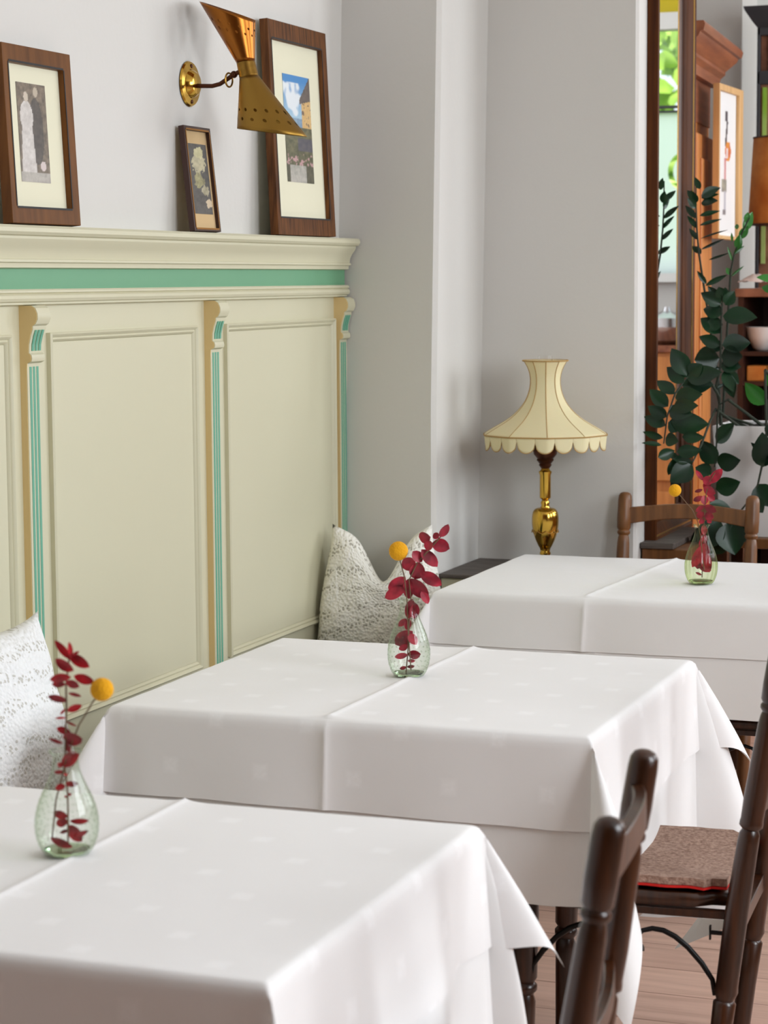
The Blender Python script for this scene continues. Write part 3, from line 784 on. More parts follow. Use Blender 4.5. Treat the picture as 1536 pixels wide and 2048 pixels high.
# ------------------------------------------------------------------ tables and cloths
def smooth_profile(s, r, flare):
    """distance along the cloth past the table edge -> (out, down)"""
    q = r * math.pi / 2
    if s < q: return r * math.sin(s / r), r * (1 - math.cos(s / r))
    return r + (s - q) * math.sin(flare), r + (s - q) * math.cos(flare)
def loop(s, k):
    a, c = 3 * (1 - s) ** 2 * s * k, 3 * (1 - s) * s * s * k
    return a, c          # toward P1=(k,0) early, toward P2=(0,k) late
def cloth(name, label, m, X0, X1, Y0, Y1, ztop, L, R, F, B, off, crease, seed, kk=1.15, fl=.05, rip=.010, group=None, taut=(1, 1, 1, 1), dk=.22, gk=1.0, back=None, swing=0):
    rnd = random.Random(seed)
    def axis(a, c, fine=None):
        pts = []; p = a
        while p < c - 1e-6:
            st = .011
            if fine is not None and abs(p - fine) < .045: st = .004
            pts.append(p); p += st
        pts.append(c); return pts
    us = axis(X0 - L, X1 + R, crease[0]); vs = axis(Y0 - F, Y1 + B)
    # refine at the table edges
    us = sorted(set(us + [X0 - t for t in (0, .003, .007)] + [X1 + t for t in (0, .003, .007)])); vs = sorted(set(vs + [Y0 - t for t in (0, .003, .007)] + [Y1 + t for t in (0, .003, .007)]))
    def tidy(L, keep):
        out = [p for p in L if p in keep or min(abs(p - q) for q in keep) > .0024]
        return sorted(set(out))
    us = tidy(us, [X0 - t for t in (0, .003, .007)] + [X1 + t for t in (0, .003, .007)] + [us[0], us[-1]])
    vs = tidy(vs, [Y0 - t for t in (0, .003, .007)] + [Y1 + t for t in (0, .003, .007)] + [vs[0], vs[-1]])
    ph = [rnd.uniform(0, 6.28) for _ in range(8)]
    fr = [rnd.uniform(7, 10) for _ in range(4)] + [rnd.uniform(15, 22) for _ in range(4)]
    P = []; UV = []
    for u in us:
        for v in vs:
            su = 1 if u > X1 else -1 if u < X0 else 0
            sv = 1 if v > Y1 else -1 if v < Y0 else 0
            a = u - X1 if su > 0 else X0 - u if su < 0 else 0
            c = v - Y1 if sv > 0 else Y0 - v if sv < 0 else 0
            bx, by = min(max(u, X0), X1), min(max(v, Y0), Y1)
            cr = crease[0] + (v - (Y0 + Y1) / 2) * crease[1]
            g = gk * math.exp(-abs(u - cr) / .006) * .0045 + math.exp(-((u - cr) / .03) ** 2) * .0018
            zt = ztop + off + .0012 * (vn(u * 11 + seed, v * 11) - .5) + .0006 * (vn(u * 30, v * 30 + seed) - .5)
            if not su and not sv:
                p = Vector((bx, by, zt + g))
            elif su and sv:
                rho = math.hypot(a, c); th = math.atan2(c, a)          # 0: x side, 90: y side
                s = 1 - th / (math.pi / 2)
                k = kk * (1 - dk * min(1.1, rho / .6)) if not (back and sv > 0) else back[0] * (1 - back[1] * min(1.1, rho / .6))
                if su < 0 and gk < 1: k = min(k, .2)        # kept clear of the bench
                wx, wy = loop(s, k)
                # the sideways run of the fold settles into gravity lower down
                wl = math.hypot(wx, wy)
                h, d = smooth_profile(rho, .010 + off, fl)
                cs, sn = math.cos(th) ** 1, math.sin(th) ** 1
                q = d * (math.sin(wl) / wl if wl > 1e-6 else 1)
                wob = .006 * min(1, rho / .2) * math.sin(6 * th + ph[2]) * math.sin(2 * th)
                p = Vector((bx + su * (h * cs + wx * q + wob), by + sv * (h * sn + wy * q + wob), zt - d * math.cos(wl)))
                if swing and su > 0 and sv > 0: p.x -= swing * max(0, (rho - .36) / .3) ** 1.6 * math.sin(2 * th) ** 2
            else:
                dd = a + c
                h, d = smooth_profile(dd, .010 + off, fl)
                tt = v if su else u
                kpos = 0 if su < 0 else 1 if su > 0 else 2 if sv < 0 else 3
                edge0 = (tt - (Y0 if su else X0)); edge1 = ((Y1 if su else X1) - tt)
                ew = min(1, max(0, min(edge0, edge1) / .06))
                wv = math.sin(fr[kpos] * tt + ph[kpos]) * .7 + math.sin(fr[kpos + 4] * tt + ph[kpos + 4]) * .4
                h += rip * taut[kpos] * wv * min(1, d / .25) * ew
                if sv: h += g * min(1, d / .02)
                hem = .004 * math.sin(5 * tt + ph[5]) * d / .3 * ew
                p = Vector((bx + su * h, by + sv * h, zt - d + hem))
            P.append(p); UV.append((u, v))
    b = MB(); b.grid(P, len(us), len(vs), UV)
    # narrow turned hem
    o = b.build(name, m, smooth=180)
    return tag(o, label, 'tablecloth', group)
TZ = .746
def table(X0, X1, Y0, Y1, label, ped=False):
    t = thing('dining_table', label, 'table', ((X0 + X1) / 2, (Y0 + Y1) / 2, 0))
    hx, hy = (X1 - X0) / 2, (Y1 - Y0) / 2
    b = MB(); b.box(-hx + .003, hx - .003, -hy + .003, hy - .003, TZ - .03, TZ); b.build('tabletop', M_table, t, smooth=0)
    b = MB(); b.lathe([(.055, .03), (.05, .05), (.032, .08), (.03, .35), (.034, .60), (.06, TZ - .05), (.16, TZ - .045), (.16, TZ - .03)], 24); b.build('column', M_iron, t)
    for k in range(4):
        a = math.pi / 4 + k * math.pi / 2
        b = MB(); b.bar((0, 0, .035), (.27 * math.cos(a), .27 * math.sin(a), .016), .045, .03); b.build('foot', M_iron, t, smooth=0, bevel=.004)
    if ped:
        b = MB(); b.box(-.12, .20, -hy + .02, -hy + .06, .01, .62); b.build('front_panel', M_black, t, smooth=0)
    return t
T1 = (.45, 1.318, 2.115, 2.828); T2 = (.448, 1.312, 3.462, 4.222); T3 = (.525, 1.385, 5.00, 5.735)
table(*T1, 'table under white cloths nearest the camera')
table(*T2, 'middle table under white cloths with the clear hobnail vase')
table(*T3, 'far table under white cloths with the green ribbed vase', True)
cloth('under_tablecloth', 'long plain white cloth hanging below the top cloth of the nearest table', M_linen2, *T1, TZ, .22, .40, .30, .42, .0012, (.885, .0), 11, kk=.70, fl=.045, rip=.012, taut=(1, 2.0, .4, 1), dk=.7, gk=.3)
cloth('top_tablecloth', 'short white damask cloth with a centre crease on the nearest table', M_linen, *T1, TZ, .17, .185, .17, .19, .0035, (.885, .0), 11, kk=1.1, fl=.06, rip=.012, taut=(1, 2.0, .4, 1))
cloth('under_tablecloth', 'long plain white cloth reaching low behind the chair with the felt pad', M_linen2, *T2, TZ, .22, .38, .29, .53, .0012, (.862, .0), 21, kk=1.0, fl=.02, rip=.009, dk=.45, gk=.3, back=(.85, .35), swing=.24)
cloth('top_tablecloth', 'short white damask cloth with a centre crease on the middle table', M_linen, *T2, TZ, .17, .19, .165, .19, .0035, (.862, .02), 21, kk=1.05, fl=.05, rip=.009)
cloth('under_tablecloth', 'plain white cloth showing below the top cloth of the far table', M_linen2, *T3, TZ, .22, .30, .275, .02, .0012, (.92, .0), 31, kk=.7, fl=.03, rip=.008, gk=.3)
cloth('top_tablecloth', 'short white cloth with a centre crease on the far table by the lamp', M_linen2, *T3, TZ, .15, .16, .135, .012, .0035, (.92, .065), 31, kk=1.05, fl=.045, rip=.008)
ZT = TZ + .005

# ------------------------------------------------------------------ vases, eucalyptus twigs, yellow button flowers
def vase(label, X, Y, hgt, rmax, m, style):
    p = at(X, Y, z=ZT)
    t = thing('bud_vase', label, 'vase', p)
    pr = [(.62, 0), (.70, .012), (.82, .06), (.95, .16), (1.0, .27), (.98, .38), (.86, .52), (.66, .66), (.48, .79), (.41, .88), (.40, .94), (.47, .985), (.50, 1.0)]
    wt = .0022
    out = []
    for i in range(len(pr) - 1):
        for s in range(4):
            f = s / 4
            r0, z0 = pr[max(i - 1, 0)]; r1, z1 = pr[i]; r2, z2 = pr[i + 1]; r3, z3 = pr[min(i + 2, len(pr) - 1)]
            cr = lambda a, b_, c, d: .5 * (2 * b_ + (c - a) * f + (2 * a - 5 * b_ + 4 * c - d) * f * f + (3 * b_ - a - 3 * c + d) * f ** 3)
            out.append((cr(r0, r1, r2, r3) * rmax, (z1 + (z2 - z1) * f) * hgt))
    out.append((pr[-1][0] * rmax, hgt))
    rf = (lambda a, z: 1 + .022 * math.cos(a * 18) * min(1, max(0, (hgt - z) / (hgt * .25)))) if style == 'rib' else None
    n = 108 if style == 'rib' else 64
    b = MB(); b.lathe(out, n, rf=rf, cap=False)
    b.tube([(pr[-1][0] * rmax * math.cos(q), pr[-1][0] * rmax * math.sin(q), hgt) for q in [2 * math.pi * k / 40 for k in range(40)]], .0012, 8, close=True)
    g = b.build('glass_body', m, t, smooth=60)
    b = MB(); b.lathe([(pr[0][0] * rmax - wt - .001, .0012), (pr[1][0] * rmax - wt - .0012, .004), (pr[2][0] * rmax - wt - .002, .0078)], 48); b.build('thick_base', M_vase_base, t, smooth=30)
    if style == 'hob':
        b = MB()
        for i in range(9):
            z = hgt * (.10 + .062 * i)
            r = np.interp(z, [q[1] for q in out], [q[0] for q in out])
            c = 22
            for k in range(c):
                a = 2 * math.pi * (k + .5 * (i % 2)) / c
                r2 = r - .0006; b.sphere((r2 * math.cos(a), r2 * math.sin(a), z), .0013, 6)
        b.build('hobnails', m, g, smooth=180)
    return t, p
def conv(lst, ox, oy, sc): return [(ox + a / sc, oy + c / sc, ox + d / sc, oy + e / sc, w_ / sc) for a, c, d, e, w_ in lst]
def twig(label, p, stem, leaves, m, seed, inr):
    rnd = random.Random(seed)
    t = thing('eucalyptus_twig', label, 'twig', p, group=None)
    pts = [at(X, Y, y=p.y + .004 * rnd.uniform(-1, 1)) - p for X, Y in stem]
    b = MB(); b.tube(pts, .0013, 6); b.build('stem', M_twig, t)
    b = MB()
    for X0, Y0, X1, Y1, wpx in leaves:
        dy = rnd.uniform(-inr, inr)
        a = at(X0, Y0, y=p.y + dy * .4) - p; c = at(X1, Y1, y=p.y + dy) - p
        zc = (at(X0, Y0, y=p.y) - CAM).dot(FW)
        b.leaf(a, c, wpx * zc / FPX, (rnd.uniform(-.6, .6) + .35, -1, rnd.uniform(-.4, .6)), bend=rnd.uniform(-.1, .15), fold=rnd.uniform(.1, .3), rnd=True)
    b.build('leaves', m, t, smooth=60)
    return t
def button(label, p, head, r, stem):
    hp = at(*head, y=p.y)
    t = thing('button_flower', label, 'flower', p)
    b = MB(); b.tube([at(X, Y, y=p.y - .004) - p for X, Y in stem] + [hp - p], .0012, 6); b.build('stem', M_twig, t)
    b = MB(); b.sphere(hp - p, r, 24); o = b.build('flower_head', M_yellow, t, smooth=180)
    for v in o.data.vertices:
        q = (v.co - (hp - p)); v.co = (hp - p) + q * (1 + .05 * (vn(q.x * 900, q.z * 900 + q.y * 500) - .5))

v2, p2 = vase('clear hobnail glass bud vase on the middle table, holding burgundy leaves', 818, 1352, .148, .0405, M_vase, 'hob')
v1, p1 = vase('clear hobnail glass bud vase on the nearest table at the left', 135, 1708, .138, .042, M_vase, 'hob')
v3, p3 = vase('green ribbed glass bud vase on the far table', 1402, 1167, .145, .040, M_vase_rib, 'rib')
L2 = conv([(1050, 300, 1118, 195, 75), (1040, 310, 1000, 270, 60), (975, 300, 880, 300, 110), (975, 330, 950, 410, 90), (985, 350, 1128, 395, 120), (900, 400, 1030, 540, 110), (905, 500, 830, 415, 90),
           (850, 480, 748, 550, 115), (880, 500, 850, 640, 130), (890, 590, 1065, 690, 105), (770, 620, 640, 740, 125), (770, 720, 604, 790, 110), (790, 640, 800, 800, 90), (790, 640, 960, 790, 125), (900, 740, 955, 840, 70),
           (830, 800, 790, 960, 95), (850, 830, 840, 960, 80), (780, 960, 715, 1020, 50), (800, 960, 780, 1050, 60), (830, 1060, 690, 1170, 120), (800, 1080, 860, 1170, 80), (790, 1170, 720, 1210, 60),
           (790, 1250, 685, 1270, 50), (790, 1250, 895, 1245, 85), (790, 1300, 850, 1300, 30), (780, 1350, 725, 1365, 30), (785, 1350, 845, 1340, 35)], 620, 1000, 4.042)
twig('burgundy eucalyptus twig in the clear vase on the middle table', p2, [(812, 1346), (816, 1300), (818, 1250), (822, 1200), (818, 1160), (835, 1125), (858, 1100), (880, 1075), (893, 1055)], L2, M_euc, 3, .012)
button('yellow button flower in the clear vase on the middle table', p2, (797, 1102), .0182, [(822, 1340), (816, 1260), (814, 1200), (808, 1150), (801, 1125)])
L1 = conv([(520, 290, 400, 150, 60), (520, 280, 505, 160, 40), (530, 260, 580, 230, 25), (500, 250, 655, 345, 85), (540, 370, 405, 285, 85), (520, 420, 365, 435, 70), (540, 410, 690, 455, 75), (480, 450, 580, 490, 60), (480, 470, 380, 470, 50),
           (495, 590, 350, 560, 55), (500, 535, 595, 558, 28), (490, 665, 600, 622, 55), (480, 650, 440, 690, 20), (480, 715, 405, 720, 20), (480, 735, 560, 775, 22), (520, 830, 415, 790, 55), (460, 860, 605, 870, 110), (460, 900, 360, 868, 40),
           (520, 900, 600, 890, 35), (480, 900, 520, 960, 70), (450, 1060, 580, 980, 100), (460, 1070, 420, 1050, 40), (470, 1110, 395, 1115, 30), (480, 1120, 480, 1140, 30), (480, 1200, 570, 1195, 50), (480, 1215, 405, 1235, 55), (495, 1280, 525, 1270, 25), (495, 1290, 470, 1290, 20),
           (500, 1440, 390, 1410, 60), (500, 1470, 410, 1490, 70), (510, 1470, 650, 1465, 50), (500, 1500, 600, 1620, 95), (540, 1590, 645, 1540, 40), (500, 1530, 440, 1560, 35), (530, 1660, 370, 1595, 65)], 0, 1240, 3.657)
twig('red eucalyptus twig in the vase on the nearest table', p1, [(136, 1690), (136, 1620), (135, 1580), (130, 1540), (131, 1480), (133, 1420), (132, 1370), (138, 1320), (140, 1300)], L1, M_euc_red, 4, .012)
button('yellow button flower in the vase on the nearest table', p1, (204, 1379), .0152, [(104, 1680), (112, 1600), (135, 1510), (158, 1450), (185, 1405)])
L3 = conv([(790, 700, 700, 580, 55), (860, 730, 1008, 565, 110), (780, 680, 900, 720, 110), (850, 700, 810, 800, 90), (790, 780, 930, 850, 120), (780, 800, 690, 830, 45), (780, 880, 675, 935, 70), (840, 870, 920, 930, 80), (800, 870, 800, 980, 90), (800, 990, 940, 1060, 90),
           (800, 990, 700, 1060, 60), (810, 1080, 710, 1110, 90), (800, 1090, 910, 1130, 100), (840, 1150, 880, 1190, 60), (800, 1150, 740, 1190, 60), (790, 1210, 800, 1330, 80), (770, 1300, 820, 1420, 85), (820, 1330, 750, 1480, 95), (770, 1420, 850, 1560, 110),
           (830, 1420, 660, 1700, 130), (770, 1480, 860, 1760, 130), (760, 1560, 720, 1720, 110), (740, 1690, 880, 1740, 80), (700, 1760, 770, 1790, 30)], 1270, 840, 5.774)
twig('burgundy eucalyptus twig in the green vase on the far table', p3, [(1404, 1155), (1406, 1100), (1408, 1050), (1410, 1020), (1412, 990), (1418, 965), (1430, 945)], L3, M_euc, 6, .012)
button('yellow button flower leaning left in the green vase on the far table', p3, (1350, 981), .0155, [(1408, 1140), (1402, 1080), (1396, 1045), (1385, 1020), (1362, 993)])

# ------------------------------------------------------------------ chairs
HW, SD = .180, .365
def chair(label, wd):
    t = thing('dining_chair', label, 'chair')
    def post_x(z): return (-.055 + .12 * z) if z < .46 else .0 + .155 * (z - .46)
    seg = [(0, .015), (.03, .018), (.20, .019), (.28, .021), (.285, .016), (.30, .022), (.31, .0205), (.44, .0215), (.56, .0195), (.575, .0185), (.582, .0145), (.588, .0215), (.594, .0215), (.60, .0205), (.64, .0215), (.76, .0185), (.776, .0165), (.782, .0145), (.788, .0195), (.793, .0195), (.797, .0165), (.803, .0205), (.83, .0215), (.880, .0208), (.892, .0195), (.899, .015), (.902, .008)]
    posts = []
    for s in (-1, 1):
        b = MB(); b.tube([(post_x(z), s * HW, z) for z, r in seg], [r * .93 for z, r in seg], 20); posts.append(b.build('back_post', wd, t, smooth=50))
    for s in (-1, 1):
        b = MB(); fx = -SD; fy = s * (HW - .01)
        fs = [(0, .013), (.02, .015), (.10, .0165), (.22, .019), (.25, .0195), (.262, .015), (.27, .0215), (.278, .0215), (.284, .016), (.292, .021), (.40, .022), (.43, .021)]
        b.tube([(fx - .01 + .02 * z, fy, z) for z, r in fs], [r for z, r in fs], 18); b.build('front_leg', wd, t, smooth=50)
    # crest rail, arched and bowed
    def rail(name, z0, h0, arch, bow, th, par=t):
        b = MB(); n = 20; V = []
        for i in range(n + 1):
            q = i / n * 2 - 1
            yy = q * (HW - .012); zc = z0 + arch * (1 - q * q) ** 1.3 ; x = post_x(z0) + bow * (1 - q * q); hh = h0 * (1 - .12 * (1 - q * q))
            V += [(x - th / 2, yy, zc - hh / 2), (x + th / 2, yy, zc - hh / 2), (x + th / 2, yy, zc + hh / 2), (x - th / 2, yy, zc + hh / 2)]
        b.add(V, [(i * 4 + j, i * 4 + (j + 1) % 4, i * 4 + 4 + (j + 1) % 4, i * 4 + 4 + j) for i in range(n) for j in range(4)] + [(3, 2, 1, 0), tuple(n * 4 + k for k in range(4))])
        return b.build(name, wd, par, smooth=40, bevel=.002)
    rail('crest_rail', .838, .046, .014, .018, .016)
    rail('middle_rail', .615, .030, .0, .014, .014)
    rail('lower_rail', .398, .030, .0, .0, .018)
    b = MB(); n = 14; P = []
    for i in range(n + 1):
        for j in range(n + 1):
            x = -.02 - (SD + .015) * i / n; yy = (j / n * 2 - 1) * (HW + .012 * (i / n) - (.020 if i < 2 else 0))
            P.append((x, yy, .447 + .006 * (j / n * 2 - 1) ** 2))
    b.grid(P, n + 1, n + 1); b.build('seat', wd, t, smooth=40, solid=.022)
    for s in (-1, 1):
        b = MB(); b.bar((-.01, s * (HW - .008), .430), (-SD, s * (HW - .012), .430), .018, .014); b.build('side_rail', wd, t, smooth=0, bevel=.002)
        for q0, dr, nm in ((-.038, -1, 'scroll_brace'), (-SD + .008, 1, 'scroll_brace')):
            pts = [(0, .292), (.004, .318), (.022, .345), (.046, .371), (.068, .388), (.088, .397), (.107, .399), (.124, .394), (.135, .382), (.137, .370), (.130, .362), (.122, .364)]
            b = MB(); b.tube([(q0 + dr * a, s * HW, z) for a, z in pts], [.004, .0045, .005, .005, .005, .0048, .0045, .0042, .004, .004, .005, .0062], 8); b.build(nm, M_iron, t, smooth=60)
        b = MB(); b.tube([(-.026, s * HW, .40), (-.045, s * HW, .40)], .004, 8); b.box(-.048, -.045, s * HW - .004, s * HW + .004, .388, .412); b.build('wing_nut', M_iron, t, smooth=40)
    return t
def seat_pad(label, ch):
    t = thing('seat_pad', label, 'seat pad', ch.location, ch.rotation_euler.z)
    random.seed(4)
    n = 30
    def layer(z0, th, grow, name, m):
        b = MB()
        top, bot = [], []
        for i in range(n + 1):
            for j in range(n + 1):
                x = -.022 - (SD - .002 + grow) * i / n; q = j / n * 2 - 1
                hw = HW - .004 + grow - (.018 if i < 3 else 0) + .003 * math.sin(i * .9)
                z = z0 + .012 * q * q + .003 * (vn(i * .4, j * .4) - .5)
                top.append((x, q * hw, z + th)); bot.append((x, q * hw, z))
        b.grid(top, n + 1, n + 1); b.grid(bot, n + 1, n + 1)
        N = (n + 1) ** 2
        rim = [i * (n + 1) for i in range(n + 1)] + [n * (n + 1) + j for j in range(1, n + 1)] + [i * (n + 1) + n for i in range(n - 1, -1, -1)] + [j for j in range(n - 1, 0, -1)]
        b.f += [(rim[k], rim[(k + 1) % len(rim)], rim[(k + 1) % len(rim)] + N, rim[k] + N) for k in range(len(rim))]
        return b.build(name, m, t, smooth=50)
    layer(.4595, .004, .003, 'red_underlay', M_red)
    layer(.4640, .013, 0, 'felt_top', M_felt)
    return t
chA = chair('dark turned wood chair beside the nearest table, its two post tops in front', M_chair)
chA.location = (1.554, 2.508, 0); chA.rotation_euler.z = math.radians(7.6)
chB = copy_tree(chA); chB.location = (1.532, 3.765, 0); chB.rotation_euler.z = math.radians(3.6)
chB['label'] = 'dark turned wood chair carrying a brown felt pad beside the middle table'
chC = copy_tree(chA); chC.location = (1.505, 5.27, 0); chC.rotation_euler.z = math.radians(2)
chC['label'] = 'dark wood chair at the right of the far table, mostly out of view'
chD = copy_tree(chA); chD.location = (.917, 5.93, 0); chD.rotation_euler.z = math.radians(90)
chD['label'] = 'brown turned wood chair behind the far table in front of the mirror and plant'
def use_paler_wood(o):
    for ch in [q for q in bpy.data.objects if q.parent == o]:
        for sl in ch.material_slots:
            if sl.material == M_chair: sl.link = 'OBJECT'; sl.material = M_chair_light
        use_paler_wood(ch)
use_paler_wood(chD)  # this chair takes the paler of the two turned wood colours
seat_pad('brown felt pad with red underlay on the chair at the middle table', chB)

# ------------------------------------------------------------------ plant on its stand
st = thing('plant_stand', 'low brown wooden stand carrying the white planter', 'stand', (1.10, 6.47, 0))
b = MB(); b.box(-.19, .21, -.15, .15, .715, .745); b.build('top', M_chair_light, st, smooth=0, bevel=.004)
for sx in (-.16, .18):
    for sy in (-.12, .12):
        b = MB(); b.box(sx - .018, sx + .018, sy - .018, sy + .018, 0, .715); b.build('leg', M_chair, st, smooth=0)
pp = thing('potted_plant', 'tall glossy dark green plant in a white planter in front of the mirror', 'plant', (1.10, 6.47, .745))
b = MB()
V = []
for z, k in ((0, .88), (.012, .88), (.325, 1.0), (.325, .955), (.28, .95)):
    hx, hy = .19 * k, .135 * k
    V += [(-hx, -hy, z), (hx, -hy, z), (hx, hy, z), (-hx, hy, z)]
b.add(V, [(3, 2, 1, 0)] + [(i * 4 + j, i * 4 + (j + 1) % 4, i * 4 + 4 + (j + 1) % 4, i * 4 + 4 + j) for i in range(4) for j in range(4)]); b.build('planter', M_white_pot, pp, smooth=20, bevel=.004)
b = MB(); P = []
for i in range(21):
    for j in range(21):
        u, v = i / 10 - 1, j / 10 - 1
        P.append((u * .176, v * .122, .29 + .03 * (1 - u * u) * (1 - v * v) + .012 * vn(i * .8, j * .8)))
b.grid(P, 21, 21); b.build('soil', M_soil, pp)
def frond(stem, leaves, y, m, seed, r=.0042, root=None, yb=None):
    rnd = random.Random(seed)
    n = len(stem)
    yb = y if yb is None else yb
    pts = [at(X, Y, y=y + (yb - y) * i / max(1, n - 1)) - pp.location for i, (X, Y) in enumerate(stem)]
    if root: pts.append(Vector(root))
    b = MB(); b.tube(pts, [r * (.45 + .75 * i / (len(pts) - 1)) for i in range(len(pts))], 8)
    s = b.build('frond', M_zz_stem, pp)
    b = MB(); zc = (at(stem[0][0], stem[0][1], y=y) - CAM).dot(FW)
    for X0, Y0, X1, Y1, wpx in leaves:
        dy = rnd.uniform(-.03, .03)
        a = at(X0, Y0, y=y) - pp.location; c = at(X1, Y1, y=y + dy) - pp.location
        b.leaf(a, c, wpx * 1.4 * zc / FPX, (rnd.uniform(-.3, .5), -1, rnd.uniform(-.2, .7)), bend=rnd.uniform(.02, .16), fold=.22)
    b.build('leaves', m, s, smooth=60)
c3 = lambda X, Y: (1240 + X / 3.94, Y / 3.94)
frond([c3(600, 1420), c3(598, 1600), c3(605, 1800), c3(622, 2000), (1412, 600), (1424, 680), (1436, 760), (1442, 830)],
      conv([(640, 1545, 792, 1480, 66), (640, 1560, 780, 1530, 34), (640, 1600, 772, 1582, 56), (628, 1700, 788, 1662, 30), (628, 1775, 802, 1727, 26), (636, 1880, 850, 1812, 14), (640, 1965, 822, 1882, 18), (700, 2048, 862, 1992, 14),
            (630, 1490, 590, 1395, 36), (595, 1580, 530, 1500, 40), (600, 1720, 515, 1620, 36), (608, 1800, 530, 1700, 34), (616, 1890, 545, 1800, 30), (640, 2000, 570, 1940, 40), (600, 1600, 560, 1500, 50), (600, 1640, 530, 1560, 44)], 1240, 0, 3.94)
      + conv([(210, 180, 90, 10, 50), (200, 200, 480, 60, 55)], 1380, 540, 6.397), 6.53, M_zz, 1, root=(-.10, .05, .30))
frond([(1499, 435), (1482, 470), (1468, 510), (1461, 545), (1458, 600), (1452, 700), (1446, 830)],
      conv([(690, 1420, 800, 1175, 90), (720, 1320, 740, 1180, 60), (640, 1520, 745, 1350, 80), (610, 1660, 640, 1460, 80), (600, 1400, 600, 1330, 40), (560, 1720, 695, 1612, 40), (540, 1810, 478, 1620, 26), (530, 2000, 690, 1868, 26), (520, 1980, 465, 1890, 60), (540, 1560, 530, 1440, 24)], 1380, 240, 6.397),
      6.52, M_zz_new, 2, root=(-.06, .06, .30))
c6 = lambda X, Y: (1380 + X / 6.397, 540 + Y / 6.397)
frond([c6(420, 330), c6(400, 620), c6(395, 900), c6(390, 1240), c6(330, 1500), c6(380, 1700), (1443, 850)],
      conv([(400, 440, 138, 290, 135), (420, 400, 225, 205, 100), (420, 350, 365, 215, 110), (440, 420, 450, 220, 100), (450, 450, 570, 270, 120), (420, 560, 170, 500, 150), (420, 590, 862, 610, 190), (390, 810, 135, 615, 165), (380, 970, 115, 850, 125), (380, 1130, 55, 1150, 245),
            (410, 960, 775, 930, 190), (400, 1100, 675, 1110, 200), (390, 1220, 655, 1240, 150), (390, 1270, 60, 1380, 160), (400, 1280, 170, 1360, 120), (480, 1290, 625, 1460, 100), (480, 1330, 560, 1640, 130), (430, 1300, 560, 1560, 110), (330, 1520, 460, 1450, 40), (420, 700, 180, 700, 140), (420, 1010, 200, 950, 130)], 1380, 540, 6.397),
      6.40, M_zz, 3, r=.005, root=(-.08, -.02, .30))
frond([(1534, 800), (1533, 835), (1530, 860)], conv([(960, 1720, 705, 1440, 165), (1080, 130, 850, 95, 85), (1090, 260, 915, 220, 80), (1050, 1500, 980, 1300, 90)], 1380, 540, 6.397), 6.36, M_zz_new, 4, root=(.06, 0, .30))
c7 = lambda X, Y: (1280 + X / 5.6875, 660 + Y / 5.6875)
frond([c7(270, 1290), c7(310, 980), c7(400, 720), c7(500, 590), c7(620, 470), c7(760, 520), c7(900, 760), (1441, 850)],
      conv([(530, 520, 358, 208, 165), (500, 600, 305, 420, 120), (390, 730, 195, 575, 115), (320, 870, 108, 675, 125), (300, 990, 88, 862, 115), (290, 1090, 48, 985, 110), (262, 1225, 32, 1158, 66), (245, 1310, 18, 1285, 46), (560, 500, 710, 390, 125), (540, 560, 935, 480, 165),
            (480, 630, 835, 620, 155), (400, 770, 712, 730, 145), (380, 870, 665, 860, 125), (350, 980, 495, 880, 135), (320, 1050, 470, 1130, 150), (350, 1040, 785, 1070, 190), (480, 1215, 735, 1220, 100), (290, 1230, 440, 1270, 115), (205, 1450, 395, 1370, 100), (420, 1385, 705, 1365, 115), (560, 540, 480, 420, 90), (330, 930, 600, 960, 140)], 1280, 660, 5.6875),
      6.02, M_zz, 5, root=(-.10, -.05, .30), yb=6.36)
frond([c7(420, 1480), c7(600, 1500), c7(700, 1300), c7(790, 1050), c7(860, 900)],
      conv([(320, 1650, 430, 1420, 70), (600, 1540, 340, 1730, 185), (600, 1500, 370, 1560, 110), (520, 1560, 350, 1790, 110), (560, 1490, 380, 1470, 90), (420, 1480, 330, 1380, 60)], 1280, 660, 5.6875), 6.06, M_zz, 6, root=(-.09, -.09, .30), yb=6.28)
frond([c7(850, 1560), c7(870, 1300), c7(880, 1000), c7(900, 850), c7(1000, 790)],
      conv([(870, 1285, 1075, 1055, 140), (870, 1520, 690, 1255, 165), (880, 1510, 1145, 1480, 160), (860, 1810, 1142, 1725, 165), (810, 1640, 630, 1560, 135), (790, 1980, 1045, 2045, 110)], 1280, 660, 5.6875), 6.27, M_zz, 7, root=(-.04, -.06, .31))
frond([(1440, 1072), (1466, 1040), c7(1250, 1930), c7(1340, 1760), c7(1420, 1400), c7(1440, 1150), c7(1425, 560), (1530, 740)],
      conv([(1400, 1560, 1390, 1160, 200), (1400, 1420, 1260, 1280, 60), (1340, 1750, 1470, 2010, 190), (1290, 1930, 1400, 2080, 130), (1430, 1480, 1500, 1500, 100), (1440, 1200, 1560, 1090, 120)], 1280, 660, 5.6875) + [(1440, 1040, 1400, 1100, 40), (1455, 1045, 1470, 1110, 44), (1440, 1068, 1380, 1085, 40), (1466, 1040, 1510, 1080, 40), (1445, 1070, 1420, 1108, 36)], 6.25, M_zz, 8, root=(.10, -.05, .31))

